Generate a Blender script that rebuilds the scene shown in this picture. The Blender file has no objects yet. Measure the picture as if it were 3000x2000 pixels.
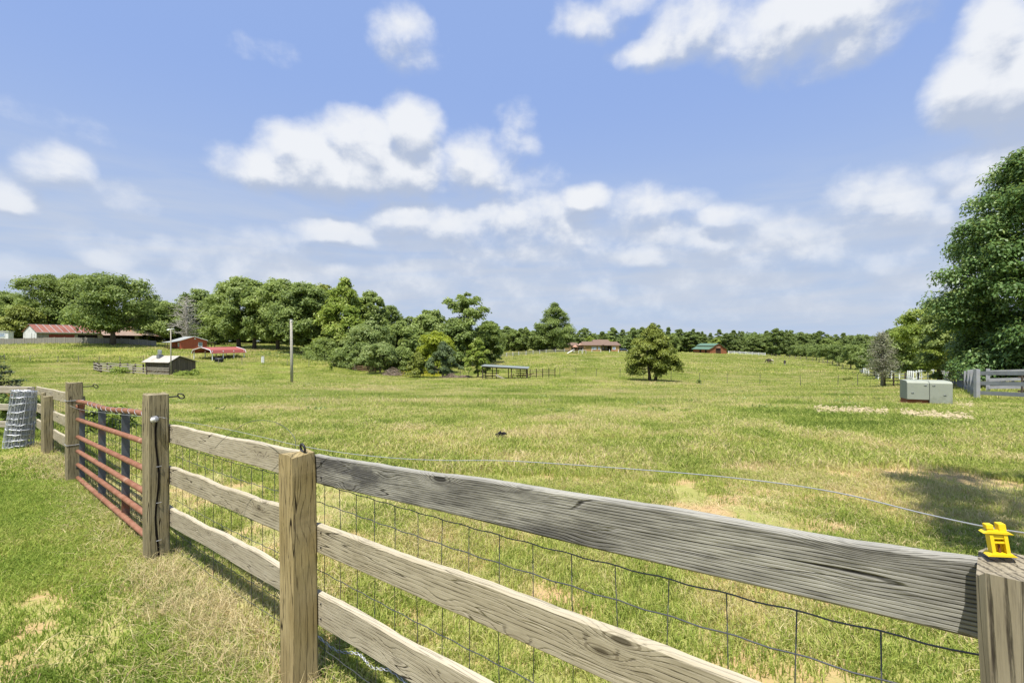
import bpy, bmesh, math, random
import numpy as np
from mathutils import Vector, Matrix, Euler

R = math.radians
F, H = 1400.0, 1.75            # focal length in pixels of the 3000 px wide photograph, eye height in metres
sc = bpy.context.scene
COL = sc.collection

# ------------------------------------------------------------------ camera, sky, sun, exposure
cam_d = bpy.data.cameras.new('camera')
cam_d.sensor_width = 36.0
cam_d.lens = 36.0 * F / 3000.0
cam_d.clip_start, cam_d.clip_end = 0.05, 6000
cam = bpy.data.objects.new('camera', cam_d)
COL.objects.link(cam)
cam.location = (0, 0, H)
cam.rotation_euler = (R(90), 0, 0)
sc.camera = cam

SUN_EL = R(68)
SUN_AZ = math.atan2(-0.34, -0.94)          # behind the camera, a little to its left
to_sun = Vector((math.sin(SUN_AZ) * math.cos(SUN_EL), math.cos(SUN_AZ) * math.cos(SUN_EL), math.sin(SUN_EL)))
sun_d = bpy.data.lights.new('sun', 'SUN')
sun_d.energy, sun_d.angle, sun_d.color = 4.6, R(0.5), (1.0, 0.95, 0.87)
sun = bpy.data.objects.new('sun', sun_d)
COL.objects.link(sun)
sun.location = (-10, -30, 60)
sun.rotation_euler = to_sun.to_track_quat('Z', 'Y').to_euler()

sc.view_settings.view_transform = 'Standard'
sc.view_settings.look = 'None'
sc.view_settings.gamma = 1.0
sc.view_settings.exposure = 0.8
sc.view_settings.use_curve_mapping = False
sc.cycles.max_bounces = 6
sc.cycles.transparent_max_bounces = 6


def N(nt, typ, ins=None, **kw):
    """add a node; ins maps socket index or name to a value or to another node's output"""
    n = nt.nodes.new(typ)
    for k, v in kw.items():
        setattr(n, k, v)
    for k, v in (ins or {}).items():
        s = n.inputs[k]
        if isinstance(v, bpy.types.NodeSocket):
            nt.links.new(v, s)
        else:
            s.default_value = v
    return n


def M(nt, op, a, b=None, c=None, clamp=False):
    ins = {0: a}
    if b is not None:
        ins[1] = b
    if c is not None:
        ins[2] = c
    return N(nt, 'ShaderNodeMath', ins, operation=op, use_clamp=clamp).outputs[0]


def MIX(nt, fac, a, b, blend='MIX'):
    n = nt.nodes.new('ShaderNodeMix')
    n.data_type = 'RGBA'
    n.blend_type = blend
    n.clamp_factor = True
    for s, v in ((n.inputs[0], fac), (n.inputs[6], a), (n.inputs[7], b)):
        if isinstance(v, bpy.types.NodeSocket):
            nt.links.new(v, s)
        elif s.type == 'RGBA' and len(v) == 3:
            s.default_value = (*v, 1)
        else:
            s.default_value = v
    return n.outputs[2]


def SMOOTH(nt, x, lo, hi, a=0.0, b=1.0):
    n = N(nt, 'ShaderNodeMapRange', {0: x, 1: lo, 2: hi, 3: a, 4: b}, interpolation_type='SMOOTHSTEP', clamp=True)
    return n.outputs[0]


def NOISE(nt, vec, scale, detail=4, rough=0.55, dist=0.0):
    return N(nt, 'ShaderNodeTexNoise', {'Vector': vec, 'Scale': scale, 'Detail': detail, 'Roughness': rough, 'Distortion': dist}).outputs[0]


def VMUL(nt, v, s):
    return N(nt, 'ShaderNodeVectorMath', {0: v, 1: s}, operation='MULTIPLY').outputs[0]


# clouds: pixel centre, half width, half height, weight (turned into directions of the sky below)
CLOUDS = [
    (1205, 385, 95, 95, 1.0), (1060, 420, 150, 90, 1.0), (900, 450, 140, 85, 1.0), (780, 495, 90, 70, .85), (970, 510, 270, 75, 1.0), (1180, 500, 130, 85, 1.0), (1250,470,70,60,.8),
    (1390, 490, 120, 95, .75), (1510, 430, 55, 45, .45), (1520, 370, 40, 60, .2), (1450,540,200,50,.35), (1240,548,90,25,.6),
    (1190, 640, 110, 60, .75), (1350, 660, 150, 60, .6), (1560, 635, 190, 75, .65), (1715, 580, 75, 45, .9), (1860, 620, 140, 60, .55), (2000, 605, 75, 45, .5), (1500,690,420,50,.5),
    (980, 680, 140, 38, .75), (1060, 705, 80, 35, .7), (850,720,170,55,.4), (640,760,300,60,.35), (470, 712, 50, 28, .45), (320, 768, 95, 34, .55), (675, 790, 55, 50, .55), (420, 830, 60, 50, .45), (60,790,120,40,.4),
    (2380, 50, 320, 120, .9), (2500, 90, 200, 100, .7), (2020, 80, 130, 95, .8), (1910, 150, 110, 45, .7), (2360,205,90,45,.3), (2330,150,160,80,.5),
    (2910, 130, 130, 140, 1.0), (2860, 260, 150, 130, 1.0), (2800, 320, 90, 75, .8), (3010, 220, 180, 200, 1.0), (2930,370,130,50,.5),
    (2890, 470, 140, 75, .5), (2860, 560, 90, 60, .55), (2560, 590, 150, 90, .6), (2600, 650, 140, 60, .5), (2760, 630, 50, 40, .45), (2545,545,60,30,.55),
    (2140, 632, 115, 36, .8), (2260, 690, 140, 70, .55), (2060, 700, 260, 70, .5), (1910, 750, 130, 38, .65), (2100, 770, 260, 45, .35), (2360,740,90,35,.5), (2580,765,60,34,.5), (1560,745,200,40,.45),
    (155, 490, 100, 72, .75), (25, 590, 100, 55, .8), (370, 590, 75, 40, .3), (1180, 110, 85, 85, .6), (1200, 150, 70, 60, .4), (800, 150, 70, 30, .2), (1735, 65, 100, 55, .5), (1840, 15, 90, 40, .45), (120,350,110,30,.12), (230,560,180,22,.16),
    (2700,880,400,60,.25), (1500,860,800,60,.28), (400,880,500,60,.25), (1300,800,500,50,.32), (2200,850,500,50,.3), (1900,720,600,80,.36), (1450,720,420,60,.38), (900,800,420,60,.34), (2300,780,420,60,.36), (2620,700,220,70,.3), (700,860,600,50,.3), (1700,900,900,50,.26),
]


def build_world():
    w = bpy.data.worlds.new('World')
    sc.world = w
    w.use_nodes = True
    nt = w.node_tree
    nt.nodes.clear()
    # the field of the clouds as a node group: direction angles in, cover out
    g = bpy.data.node_groups.new('cloud_field', 'ShaderNodeTree')
    g.interface.new_socket('P', in_out='INPUT', socket_type='NodeSocketVector')
    g.interface.new_socket('V', in_out='OUTPUT', socket_type='NodeSocketFloat')
    gi, go = g.nodes.new('NodeGroupInput'), g.nodes.new('NodeGroupOutput')
    P = gi.outputs[0]
    acc = None
    for (px, py, hw, hh, wt) in CLOUDS:
        u, v = (px - 1500) / F, (1000 - py) / F
        az, el = math.atan(u), math.atan(v / math.sqrt(1 + u * u))
        ha = (hw / F) / (1 + u * u)
        he = (hh / F) / math.sqrt(1 + u * u) / (1 + v * v / (1 + u * u))
        d = N(g, 'ShaderNodeVectorMath', {0: P, 1: (1 / ha, 1 / he, 0), 2: (-az / ha, -el / he, 0)}, operation='MULTIPLY_ADD').outputs[0]
        l2 = N(g, 'ShaderNodeVectorMath', {0: d, 1: d}, operation='DOT_PRODUCT').outputs['Value']
        b = M(g, 'MULTIPLY_ADD', l2, -wt * .62, wt)
        acc = b if acc is None else M(g, 'SMOOTH_MAX', acc, b, 0.22)
    g.links.new(acc, go.inputs[0])

    tc = N(nt, 'ShaderNodeTexCoord')
    sep = N(nt, 'ShaderNodeSeparateXYZ', {0: tc.outputs['Generated']})
    x, y, z = sep.outputs
    az = M(nt, 'ARCTAN2', x, y)
    el = M(nt, 'ARCSINE', z)
    ang = N(nt, 'ShaderNodeCombineXYZ', {0: az, 1: el}).outputs[0]
    wn = N(nt, 'ShaderNodeTexNoise', {'Vector': ang, 'Scale': 9.0, 'Detail': 3.0})
    warp = N(nt, 'ShaderNodeVectorMath', {0: wn.outputs['Color'], 1: (.036, .026, 0), 2: (-.018, -.013, 0)}, operation='MULTIPLY_ADD').outputs[0]
    p = N(nt, 'ShaderNodeVectorMath', {0: ang, 1: warp}, operation='ADD').outputs[0]
    pup = N(nt, 'ShaderNodeVectorMath', {0: p, 1: (0.0, .034, 0)}, operation='ADD').outputs[0]

    def field(v):
        n = nt.nodes.new('ShaderNodeGroup')
        n.node_tree = g
        nt.links.new(v, n.inputs[0])
        return M(nt, 'MAXIMUM', n.outputs[0], -1.2)
    stretch = VMUL(nt, p, (1, 1.25, 1))
    stretch_up = VMUL(nt, pup, (1, 1.25, 1))
    n1 = NOISE(nt, stretch, 12, 8, .56)
    n1u = NOISE(nt, stretch_up, 12, 8, .56)
    # low streaks of far cloud seen edge on, growing towards the horizon all round
    streak = NOISE(nt, VMUL(nt, ang, (4, 26, 1)), 1.0, 5, .55, .4)
    f0 = field(p)
    f1 = field(pup)
    # outside the photographed part of the sky the same kind of cloud goes on
    other = M(nt, 'MULTIPLY_ADD', NOISE(nt, VMUL(nt, tc.outputs['Generated'], (1, 1, 2)), 3.0, 4, .5), 5.0, -2.75)
    front = SMOOTH(nt, M(nt, 'ABSOLUTE', az), .9, 1.1)
    above = SMOOTH(nt, el, .62, .75)
    outside = M(nt, 'MAXIMUM', front, above)
    f0 = M(nt, 'ADD', f0, M(nt, 'MULTIPLY', outside, M(nt, 'SUBTRACT', M(nt, 'MAXIMUM', other, f0), f0)))
    c0 = M(nt, 'ADD', f0, M(nt, 'MULTIPLY_ADD', n1, 1.55, -.80))
    c1 = M(nt, 'ADD', f1, M(nt, 'MULTIPLY_ADD', n1u, 1.55, -.80))
    dens = M(nt, 'MULTIPLY', SMOOTH(nt, c0, -.14, .80), SMOOTH(nt, el, .04, .30, .5, 1.0))
    rise = M(nt, 'MULTIPLY_ADD', M(nt, 'SUBTRACT', f0, f1), .9, M(nt, 'MULTIPLY', M(nt, 'SUBTRACT', n1, n1u), .95))
    lit = SMOOTH(nt, rise, -.26, .20)
    lowband = M(nt, 'MULTIPLY', SMOOTH(nt, el, .36, .12), SMOOTH(nt, streak, .30, .66))
    sky = N(nt, 'ShaderNodeTexSky', sky_type='NISHITA', sun_disc=False, sun_elevation=SUN_EL, sun_rotation=SUN_AZ,
            altitude=200.0, air_density=1.0, dust_density=0.6, ozone_density=2.0)
    K = 1 / 0.1
    base = MIX(nt, SKYPALE, sky.outputs[0], tuple(c * K for c in SKYTINT))
    # haze paling the sky towards the horizon
    base = MIX(nt, SMOOTH(nt, el, .50, .02, 0, .9), base, tuple(c * K for c in (.285, .345, .44)))
    cl = MIX(nt, lit, tuple(c * K for c in (.275, .315, .395)), tuple(c * K for c in (.52, .53, .545)))
    col = MIX(nt, M(nt, 'MULTIPLY', lowband, .85), base, tuple(c * K for c in (.335, .37, .435)))
    col = MIX(nt, M(nt, 'MULTIPLY', dens, .93), col, cl)
    bg = N(nt, 'ShaderNodeBackground', {0: col, 1: 0.1})
    out = N(nt, 'ShaderNodeOutputWorld', {0: bg.outputs[0]})


SKYPALE, SKYTINT = 0.88, (.18, .26, .475)
build_world()

# ------------------------------------------------------------------ the lie of the land
TX = np.array([-2200, -600, 0, 300, 600, 900, 1200, 1500, 1800, 2100, 2400, 2700, 3000, 3600, 5200], float)
TD = np.array([0, 4, 8, 12, 16, 22, 30, 40, 50, 60, 75, 90, 110, 135, 165, 200, 250, 320, 450, 800, 1600, 4000], float)
TZ = np.array([
    # 0 4  8     12    16    22     30    40    50    60    75    90    110   135   165   200   250   320 450 800 1600 4000
    [0, 0, .00, -.10, -.20, -.50, -.90, -1.3, -1.6, -1.7, -1.7, -1.5, -.50, 1.2, 1.8, 2.0, 2.0, 2.0, 2, 0, -6, -12],
    [0, 0, -.03, -.15, -.40, -.90, -1.4, -1.9, -2.3, -2.5, -2.5, -2.4, -.9, 1.4, 2.0, 2.2, 2.2, 2.2, 2, 0, -6, -12],
    [0, 0, -.05, -.20, -.50, -1.0, -1.5, -2.0, -2.4, -2.6, -2.6, -2.5, -1.0, 1.4, 2.0, 2.2, 2.2, 2.2, 2, 0, -6, -12],
    [0, 0, -.08, -.25, -.50, -1.0, -1.5, -2.1, -2.5, -2.8, -3.0, -2.7, -1.1, 1.35, 1.9, 2.1, 2.1, 2.0, 2, 0, -6, -12],
    [0, 0, -.10, -.30, -.55, -1.0, -1.6, -2.2, -2.8, -3.2, -3.6, -2.7, -1.3, -.4, .8, 1.5, 1.8, 1.8, 2, 0, -6, -12],
    [0, 0, -.10, -.30, -.55, -1.0, -1.65, -2.4, -3.0, -3.5, -3.9, -3.6, -2.2, -.6, .2, .6, .8, .8, 0, -2, -6, -12],
    [0, 0, -.10, -.30, -.55, -1.0, -1.7, -2.5, -3.1, -3.7, -4.3, -4.7, -4.6, -4.4, -4.0, -3.6, -3.4, -3.4, -4, -6, -8, -12],
    [0, 0, -.10, -.30, -.55, -1.0, -1.7, -2.5, -3.05, -3.4, -4.0, -4.5, -4.3, -4.0, -3.3, -2.7, -2.9, -4.0, -6, -8, -9, -12],
    [0, 0, -.10, -.30, -.55, -1.0, -1.7, -2.45, -2.95, -3.2, -3.7, -4.1, -4.2, -4.0, -3.5, -2.8, -3.1, -5.0, -7, -8, -9, -12],
    [0, .03, -.05, -.25, -.50, -.95, -1.6, -2.3, -2.95, -3.6, -4.3, -4.8, -5.2, -5.2, -5.0, -4.8, -4.5, -6.0, -8, -8, -9, -12],
    [0, .05, -.02, -.20, -.45, -.90, -1.55, -2.3, -3.1, -3.8, -4.6, -5.1, -5.4, -5.3, -5.2, -5.5, -7.0, -8.0, -8, -8, -9, -12],
    [0, .06, .00, -.18, -.42, -.85, -1.5, -2.1, -2.7, -3.2, -4.0, -4.7, -5.5, -6.0, -6.5, -7.0, -7.5, -8.0, -8, -8, -9, -12],
    [0, .06, .02, -.15, -.38, -.65, -1.1, -1.5, -1.9, -2.2, -2.7, -3.2, -4.0, -4.5, -5.0, -6.0, -7.0, -8.0, -8, -8, -9, -12],
    [0, .06, .04, -.10, -.30, -.50, -.8, -1.1, -1.4, -1.7, -2.1, -2.6, -3.2, -4.0, -5.0, -6.0, -7.0, -8.0, -8, -8, -9, -12],
    [0, .06, .05, -.05, -.20, -.40, -.6, -.9, -1.1, -1.3, -1.7, -2.2, -3.0, -4.0, -5.0, -6.0, -7.0, -8.0, -8, -8, -9, -12],
])


def _cr(p0, p1, p2, p3, t):
    return .5 * (2 * p1 + (p2 - p0) * t + (2 * p0 - 5 * p1 + 4 * p2 - p3) * t * t + (3 * p1 - p0 - 3 * p2 + p3) * t ** 3)


def terrain(X, Y):
    X, Y = np.asarray(X, float), np.asarray(Y, float)
    Dm = np.maximum(Y, 0.0)
    side = np.hypot(X, Y)
    Dm = np.where(Y < side * .33, side * .33, Dm)      # off to the side and behind the camera
    u = X / np.maximum(Dm, .01)
    px = np.clip(u * F + 1500, TX[0], TX[-1] - 1e-6)
    Dm = np.clip(Dm, 0, TD[-1] - 1e-3)
    ci, di = np.interp(px, TX, np.arange(len(TX))), np.interp(Dm, TD, np.arange(len(TD)))
    c, d = np.minimum(ci.astype(int), len(TX) - 2), np.minimum(di.astype(int), len(TD) - 2)
    tc, td = ci - c, di - d
    rows = []
    for k in (-1, 0, 1, 2):
        dd = np.clip(d + k, 0, len(TD) - 1)
        q = [TZ[np.clip(c + j, 0, len(TX) - 1), dd] for j in (-1, 0, 1, 2)]
        rows.append(_cr(*q, tc))
    return _cr(*rows, td)


def gz(X, Y):
    return float(terrain(X, Y))


def G(px, D, dz=0.0):
    """the point of the ground in the direction of a photo column, D metres away"""
    X = (px - 1500) / F * D
    return Vector((X, D, gz(X, D) + dz))


# ------------------------------------------------------------------ building helpers
def link(o):
    COL.objects.link(o)
    return o


def tag(o, label=None, cat=None, group=None, kind=None):
    for k, v in (('label', label), ('category', cat), ('group', group), ('kind', kind)):
        if v:
            o[k] = v
    return o


def thing(name, label, cat, loc=(0, 0, 0), rotz=0.0, group=None):
    o = link(bpy.data.objects.new(name, None))
    o.empty_display_size = .3
    o.location = loc
    o.rotation_euler = (0, 0, rotz)
    return tag(o, label, cat, group)


def world_of(o):
    m = Matrix.LocRotScale(o.location, o.rotation_euler, o.scale)
    return world_of(o.parent) @ m if o.parent else m


def obj(name, me, parent=None, m=None, mat=None):
    """link a mesh object; m is its matrix in its parent's space"""
    o = link(bpy.data.objects.new(name, me))
    if parent:
        o.parent = parent
    if m is not None:
        l, q, s = m.decompose()
        o.location, o.rotation_euler, o.scale = l, q.to_euler(), s
    if mat and not me.materials:
        me.materials.append(mat)
    return o


def copy_tree(o, parent=None):
    c = o.copy()
    COL.objects.link(c)
    if parent:
        c.parent = parent
    for ch in [k for k in bpy.data.objects if k.parent == o]:
        copy_tree(ch, c)
    return c


class MB:
    """collects shapes into ONE mesh"""
    def __init__(s):
        s.v, s.f = [], []

    def add(s, vs, fs):
        b = len(s.v)
        s.v += [tuple(p) for p in vs]
        s.f += [tuple(i + b for i in f) for f in fs]
        return s

    def box(s, c, d, m=None):
        x, y, z = (k / 2 for k in d)
        vs = [Vector(p) for p in ((-x, -y, -z), (x, -y, -z), (x, y, -z), (-x, y, -z), (-x, -y, z), (x, -y, z), (x, y, z), (-x, y, z))]
        if m:
            vs = [m @ p for p in vs]
        vs = [p + Vector(c) for p in vs]
        return s.add(vs, [(0, 3, 2, 1), (4, 5, 6, 7), (0, 1, 5, 4), (1, 2, 6, 5), (2, 3, 7, 6), (3, 0, 4, 7)])

    def bar(s, a, b, w, h, up=(0, 0, 1)):
        """a square bar from a to b"""
        a, b = Vector(a), Vector(b)
        x = (b - a).normalized()
        y = Vector(up).cross(x)
        if y.length < 1e-4:
            y = Vector((0, 1, 0)).cross(x)
        y.normalize()
        z = x.cross(y)
        m = Matrix((x, y, z)).transposed()
        return s.box((a + b) / 2, ((b - a).length, w, h), m)

    def tube(s, pts, rad, n=6, caps=True):
        pts = [Vector(p) for p in pts]
        rad = rad if hasattr(rad, '__len__') else [rad] * len(pts)
        vs, fs = [], []
        ref = Vector((.31, .17, .93))
        for i, p in enumerate(pts):
            t = (pts[min(i + 1, len(pts) - 1)] - pts[max(i - 1, 0)])
            t = t.normalized() if t.length > 1e-9 else Vector((0, 0, 1))
            if abs(t.dot(ref)) > .97:
                ref = Vector((.9, .3, .1))
            a = t.cross(ref).normalized()
            b = t.cross(a)
            for k in range(n):
                th = 2 * math.pi * k / n
                vs.append(p + (a * math.cos(th) + b * math.sin(th)) * rad[i])
        for i in range(len(pts) - 1):
            for k in range(n):
                k2 = (k + 1) % n
                fs.append((i * n + k, i * n + k2, (i + 1) * n + k2, (i + 1) * n + k))
        if caps:
            fs.append(tuple(range(n)))
            fs.append(tuple((len(pts) - 1) * n + k for k in reversed(range(n))))
        return s.add(vs, fs)

    def prism(s, poly, depth):
        """poly: points (x, z) in order; extruded along y from 0 to depth"""
        n = len(poly)
        vs = [(x, 0, z) for x, z in poly] + [(x, depth, z) for x, z in poly]
        return s.add(vs, [tuple(range(n)), tuple(range(2 * n - 1, n - 1, -1))] + [(i, i + n, (i + 1) % n + n, (i + 1) % n) for i in range(n)])

    def sheet(s, a, b, c, d, t):
        """a thin slab with corners a b c d, thickness t downwards along its normal"""
        a, b, c, d = map(Vector, (a, b, c, d))
        n = (b - a).cross(d - a).normalized() * t
        return s.add([a, b, c, d, a - n, b - n, c - n, d - n], [(0, 1, 2, 3), (7, 6, 5, 4), (0, 4, 5, 1), (1, 5, 6, 2), (2, 6, 7, 3), (3, 7, 4, 0)])

    def mesh(s, name, mat=None, smooth=False, bevel=0.0):
        me = bpy.data.meshes.new(name)
        me.from_pydata(s.v, [], s.f)
        if bevel:
            bm = bmesh.new()
            bm.from_mesh(me)
            bmesh.ops.recalc_face_normals(bm, faces=bm.faces)
            bmesh.ops.bevel(bm, geom=list(bm.edges), offset=bevel, segments=2, affect='EDGES', clamp_overlap=True)
            bm.to_mesh(me)
            bm.free()
        else:
            bm = bmesh.new()
            bm.from_mesh(me)
            bmesh.ops.recalc_face_normals(bm, faces=bm.faces)
            bm.to_mesh(me)
            bm.free()
        if smooth:
            me.polygons.foreach_set('use_smooth', [True] * len(me.polygons))
        if mat:
            me.materials.append(mat)
        return me

    def build(s, name, mat, parent=None, smooth=False, bevel=0.0, world=False, m=None):
        if world and parent:
            inv = world_of(parent).inverted()
            s.v = [tuple(inv @ Vector(p)) for p in s.v]
        return obj(name, s.mesh(name, mat, smooth, bevel), parent, m)


# ------------------------------------------------------------------ materials
def new_mat(name):
    m = bpy.data.materials.new(name)
    m.use_nodes = True
    nt = m.node_tree
    return m, nt, nt.nodes['Principled BSDF']


def setcol(nt, b, col, rough=.8, spec=.2):
    if isinstance(col, bpy.types.NodeSocket):
        nt.links.new(col, b.inputs['Base Color'])
    else:
        b.inputs['Base Color'].default_value = (*col, 1)
    b.inputs['Roughness'].default_value = rough
    b.inputs['Specular IOR Level'].default_value = spec


def bump(nt, b, h, strength=.4, dist=.01):
    n = N(nt, 'ShaderNodeBump', {'Height': h, 'Strength': strength, 'Distance': dist})
    nt.links.new(n.outputs[0], b.inputs['Normal'])


def m_plain(name, col, rough=.6, spec=.3, metal=0.0, var=.18, scale=4.0, dirt=None):
    """a painted or metal surface, unevenly worn"""
    m, nt, b = new_mat(name)
    co = N(nt, 'ShaderNodeTexCoord').outputs['Object']
    n = NOISE(nt, co, scale, 5, .6)
    c = MIX(nt, n, tuple(k * (1 - var) for k in col), tuple(min(1, k * (1 + var)) for k in col))
    if dirt:
        c = MIX(nt, SMOOTH(nt, NOISE(nt, co, scale * .7, 6, .65), .5, .7), c, dirt)
    setcol(nt, b, c, rough, spec)
    b.inputs['Metallic'].default_value = metal
    bump(nt, b, NOISE(nt, co, scale * 12, 3), .15, .004)
    return m


def m_wood(name, light, mid, dark, axis='X', freq=190, linew=.5, streak=.5, knots=True, scale=1.0, stain=None, wobble=.05):
    """weathered board: grain lines along the long axis bending round knots"""
    m, nt, b = new_mat(name)
    co = N(nt, 'ShaderNodeTexCoord').outputs['Object']
    info = N(nt, 'ShaderNodeObjectInfo')
    off = N(nt, 'ShaderNodeVectorMath', {0: info.outputs['Random'], 1: (37.0, 11.0, 23.0)}, operation='MULTIPLY').outputs[0]
    s = N(nt, 'ShaderNodeSeparateXYZ', {0: VMUL(nt, co, (scale,) * 3)})
    x, y, z = s.outputs
    if axis == 'Z':
        x, z = z, x
    along = N(nt, 'ShaderNodeVectorMath', {0: N(nt, 'ShaderNodeCombineXYZ', {0: x, 1: y, 2: z}).outputs[0], 1: off}, operation='ADD').outputs[0]
    g = M(nt, 'MULTIPLY_ADD', y, .8, z)
    wob = M(nt, 'MULTIPLY_ADD', NOISE(nt, VMUL(nt, along, (1.1, 2.5, 2.5)), 1.0, 2, .45), wobble, -wobble / 2)
    g = M(nt, 'ADD', g, wob)
    if knots:
        kv = N(nt, 'ShaderNodeTexVoronoi', {'Vector': VMUL(nt, along, (2.6, .02, 9.0)), 'Scale': 1.0, 'Randomness': 1.0})
        kd = kv.outputs['Distance']
        kb = SMOOTH(nt, kd, .42, .02)
        g = M(nt, 'ADD', g, M(nt, 'MULTIPLY', kb, .045))
        kn = SMOOTH(nt, kd, .15, .06)
        ring = M(nt, 'MULTIPLY', SMOOTH(nt, kd, .26, .16), SMOOTH(nt, M(nt, 'SINE', M(nt, 'MULTIPLY', kd, 90)), .1, .7))
    w = M(nt, 'SINE', M(nt, 'MULTIPLY', g, freq))
    fine = NOISE(nt, VMUL(nt, along, (9, 190, 190)), 1.0, 4, .65)
    lines = SMOOTH(nt, M(nt, 'ADD', w, M(nt, 'MULTIPLY_ADD', fine, 2.2, -1.1)), 1 - linew * 1.6, 1.35)
    patch = NOISE(nt, VMUL(nt, along, (2.6, 11, 11)), 1.0, 5, .6)
    c = MIX(nt, SMOOTH(nt, patch, .3, .7), mid, light)
    c = MIX(nt, M(nt, 'MULTIPLY', SMOOTH(nt, fine, .42, .75), streak), c, dark)
    crack = SMOOTH(nt, M(nt, 'ABSOLUTE', M(nt, 'SUBTRACT', NOISE(nt, VMUL(nt, along, (.9, 16, 16)), 1.0, 2, .4), .5)), .010, .002)
    c = MIX(nt, M(nt, 'MULTIPLY', crack, SMOOTH(nt, patch, .45, .6)), c, tuple(k * .25 for k in dark))
    if stain:
        c = MIX(nt, SMOOTH(nt, NOISE(nt, VMUL(nt, along, (1.6, 7, 7)), 1.0, 6, .7), .50, .66), c, stain)
    c = MIX(nt, M(nt, 'MULTIPLY', lines, SMOOTH(nt, patch, .75, .2, .45, 1)), c, tuple(k * .38 for k in dark))
    if knots:
        c = MIX(nt, M(nt, 'MULTIPLY', ring, .6), c, dark)
        c = MIX(nt, M(nt, 'MULTIPLY', kn, .85), c, tuple(k * .45 for k in dark))
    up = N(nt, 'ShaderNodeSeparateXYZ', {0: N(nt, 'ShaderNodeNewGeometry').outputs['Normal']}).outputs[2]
    if axis == 'X':                         # sunlit paleness of a board's upper edge put into the colour, with its bleaching
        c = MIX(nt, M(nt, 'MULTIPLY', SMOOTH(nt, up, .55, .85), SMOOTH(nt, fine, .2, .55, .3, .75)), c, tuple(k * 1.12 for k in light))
    setcol(nt, b, c, .85, .15)
    hgt = M(nt, 'SUBTRACT', M(nt, 'MULTIPLY', fine, .5), M(nt, 'ADD', lines, crack))
    bump(nt, b, hgt, .7, .004)
    return m


def m_leaf(name, dark, mid, light, trans=.42, rough=.5, spec=.25, var=.10):
    """leaves: every leaf its own shade, every tree a little different"""
    m, nt, b = new_mat(name)
    t = N(nt, 'ShaderNodeAttribute', attribute_name='tint').outputs['Fac']
    r = N(nt, 'ShaderNodeObjectInfo').outputs['Random']
    t = M(nt, 'ADD', t, M(nt, 'MULTIPLY_ADD', r, 2 * var, -var), clamp=True)
    c = MIX(nt, SMOOTH(nt, t, .0, .5), dark, mid)
    c = MIX(nt, SMOOTH(nt, t, .5, 1.0), c, light)
    setcol(nt, b, c, rough, spec)
    tr = N(nt, 'ShaderNodeBsdfTranslucent', {0: MIX(nt, .5, c, (light[0] * 1.25, light[1] * 1.25, light[2] * .8))})
    mx = N(nt, 'ShaderNodeMixShader', {0: trans, 1: b.outputs[0], 2: tr.outputs[0]})
    nt.links.new(mx.outputs[0], nt.nodes['Material Output'].inputs[0])
    return m


def m_bark(name, a, b_):
    m, nt, b = new_mat(name)
    co = N(nt, 'ShaderNodeTexCoord').outputs['Object']
    n = NOISE(nt, VMUL(nt, co, (6, 6, 1.2)), 2.0, 6, .65)
    setcol(nt, b, MIX(nt, SMOOTH(nt, n, .3, .7), a, b_), .9, .1)
    bump(nt, b, n, .6, .03)
    return m


def m_siding(name, a, b_, board=.2, axis=0, dark=(.02, .018, .015), groove=.1, stain=.5):
    """boards side by side on a far wall"""
    m, nt, b = new_mat(name)
    co = N(nt, 'ShaderNodeTexCoord').outputs['Object']
    s = N(nt, 'ShaderNodeSeparateXYZ', {0: co})
    t = M(nt, 'ADD', s.outputs[0], s.outputs[1]) if axis == 0 else s.outputs[2]
    q = M(nt, 'DIVIDE', t, board)
    cell = M(nt, 'FLOOR', q)
    fr = M(nt, 'FRACT', q)
    rnd = N(nt, 'ShaderNodeTexWhiteNoise', {'W': cell}, noise_dimensions='1D').outputs['Value']
    n = NOISE(nt, VMUL(nt, co, (4, 4, .8) if axis == 0 else (.8, .8, 4)), 1.5, 5, .6)
    c = MIX(nt, M(nt, 'MULTIPLY_ADD', rnd, .55, M(nt, 'MULTIPLY', n, .45)), a, b_)
    c = MIX(nt, M(nt, 'MULTIPLY', SMOOTH(nt, n, .52, .75), stain), c, dark)
    c = MIX(nt, M(nt, 'LESS_THAN', fr, groove), c, dark)
    setcol(nt, b, c, .85, .15)
    bump(nt, b, M(nt, 'GREATER_THAN', fr, groove), .5, .02)
    return m

# ------------------------------------------------------------------ ground
rng = np.random.default_rng(7)


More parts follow.
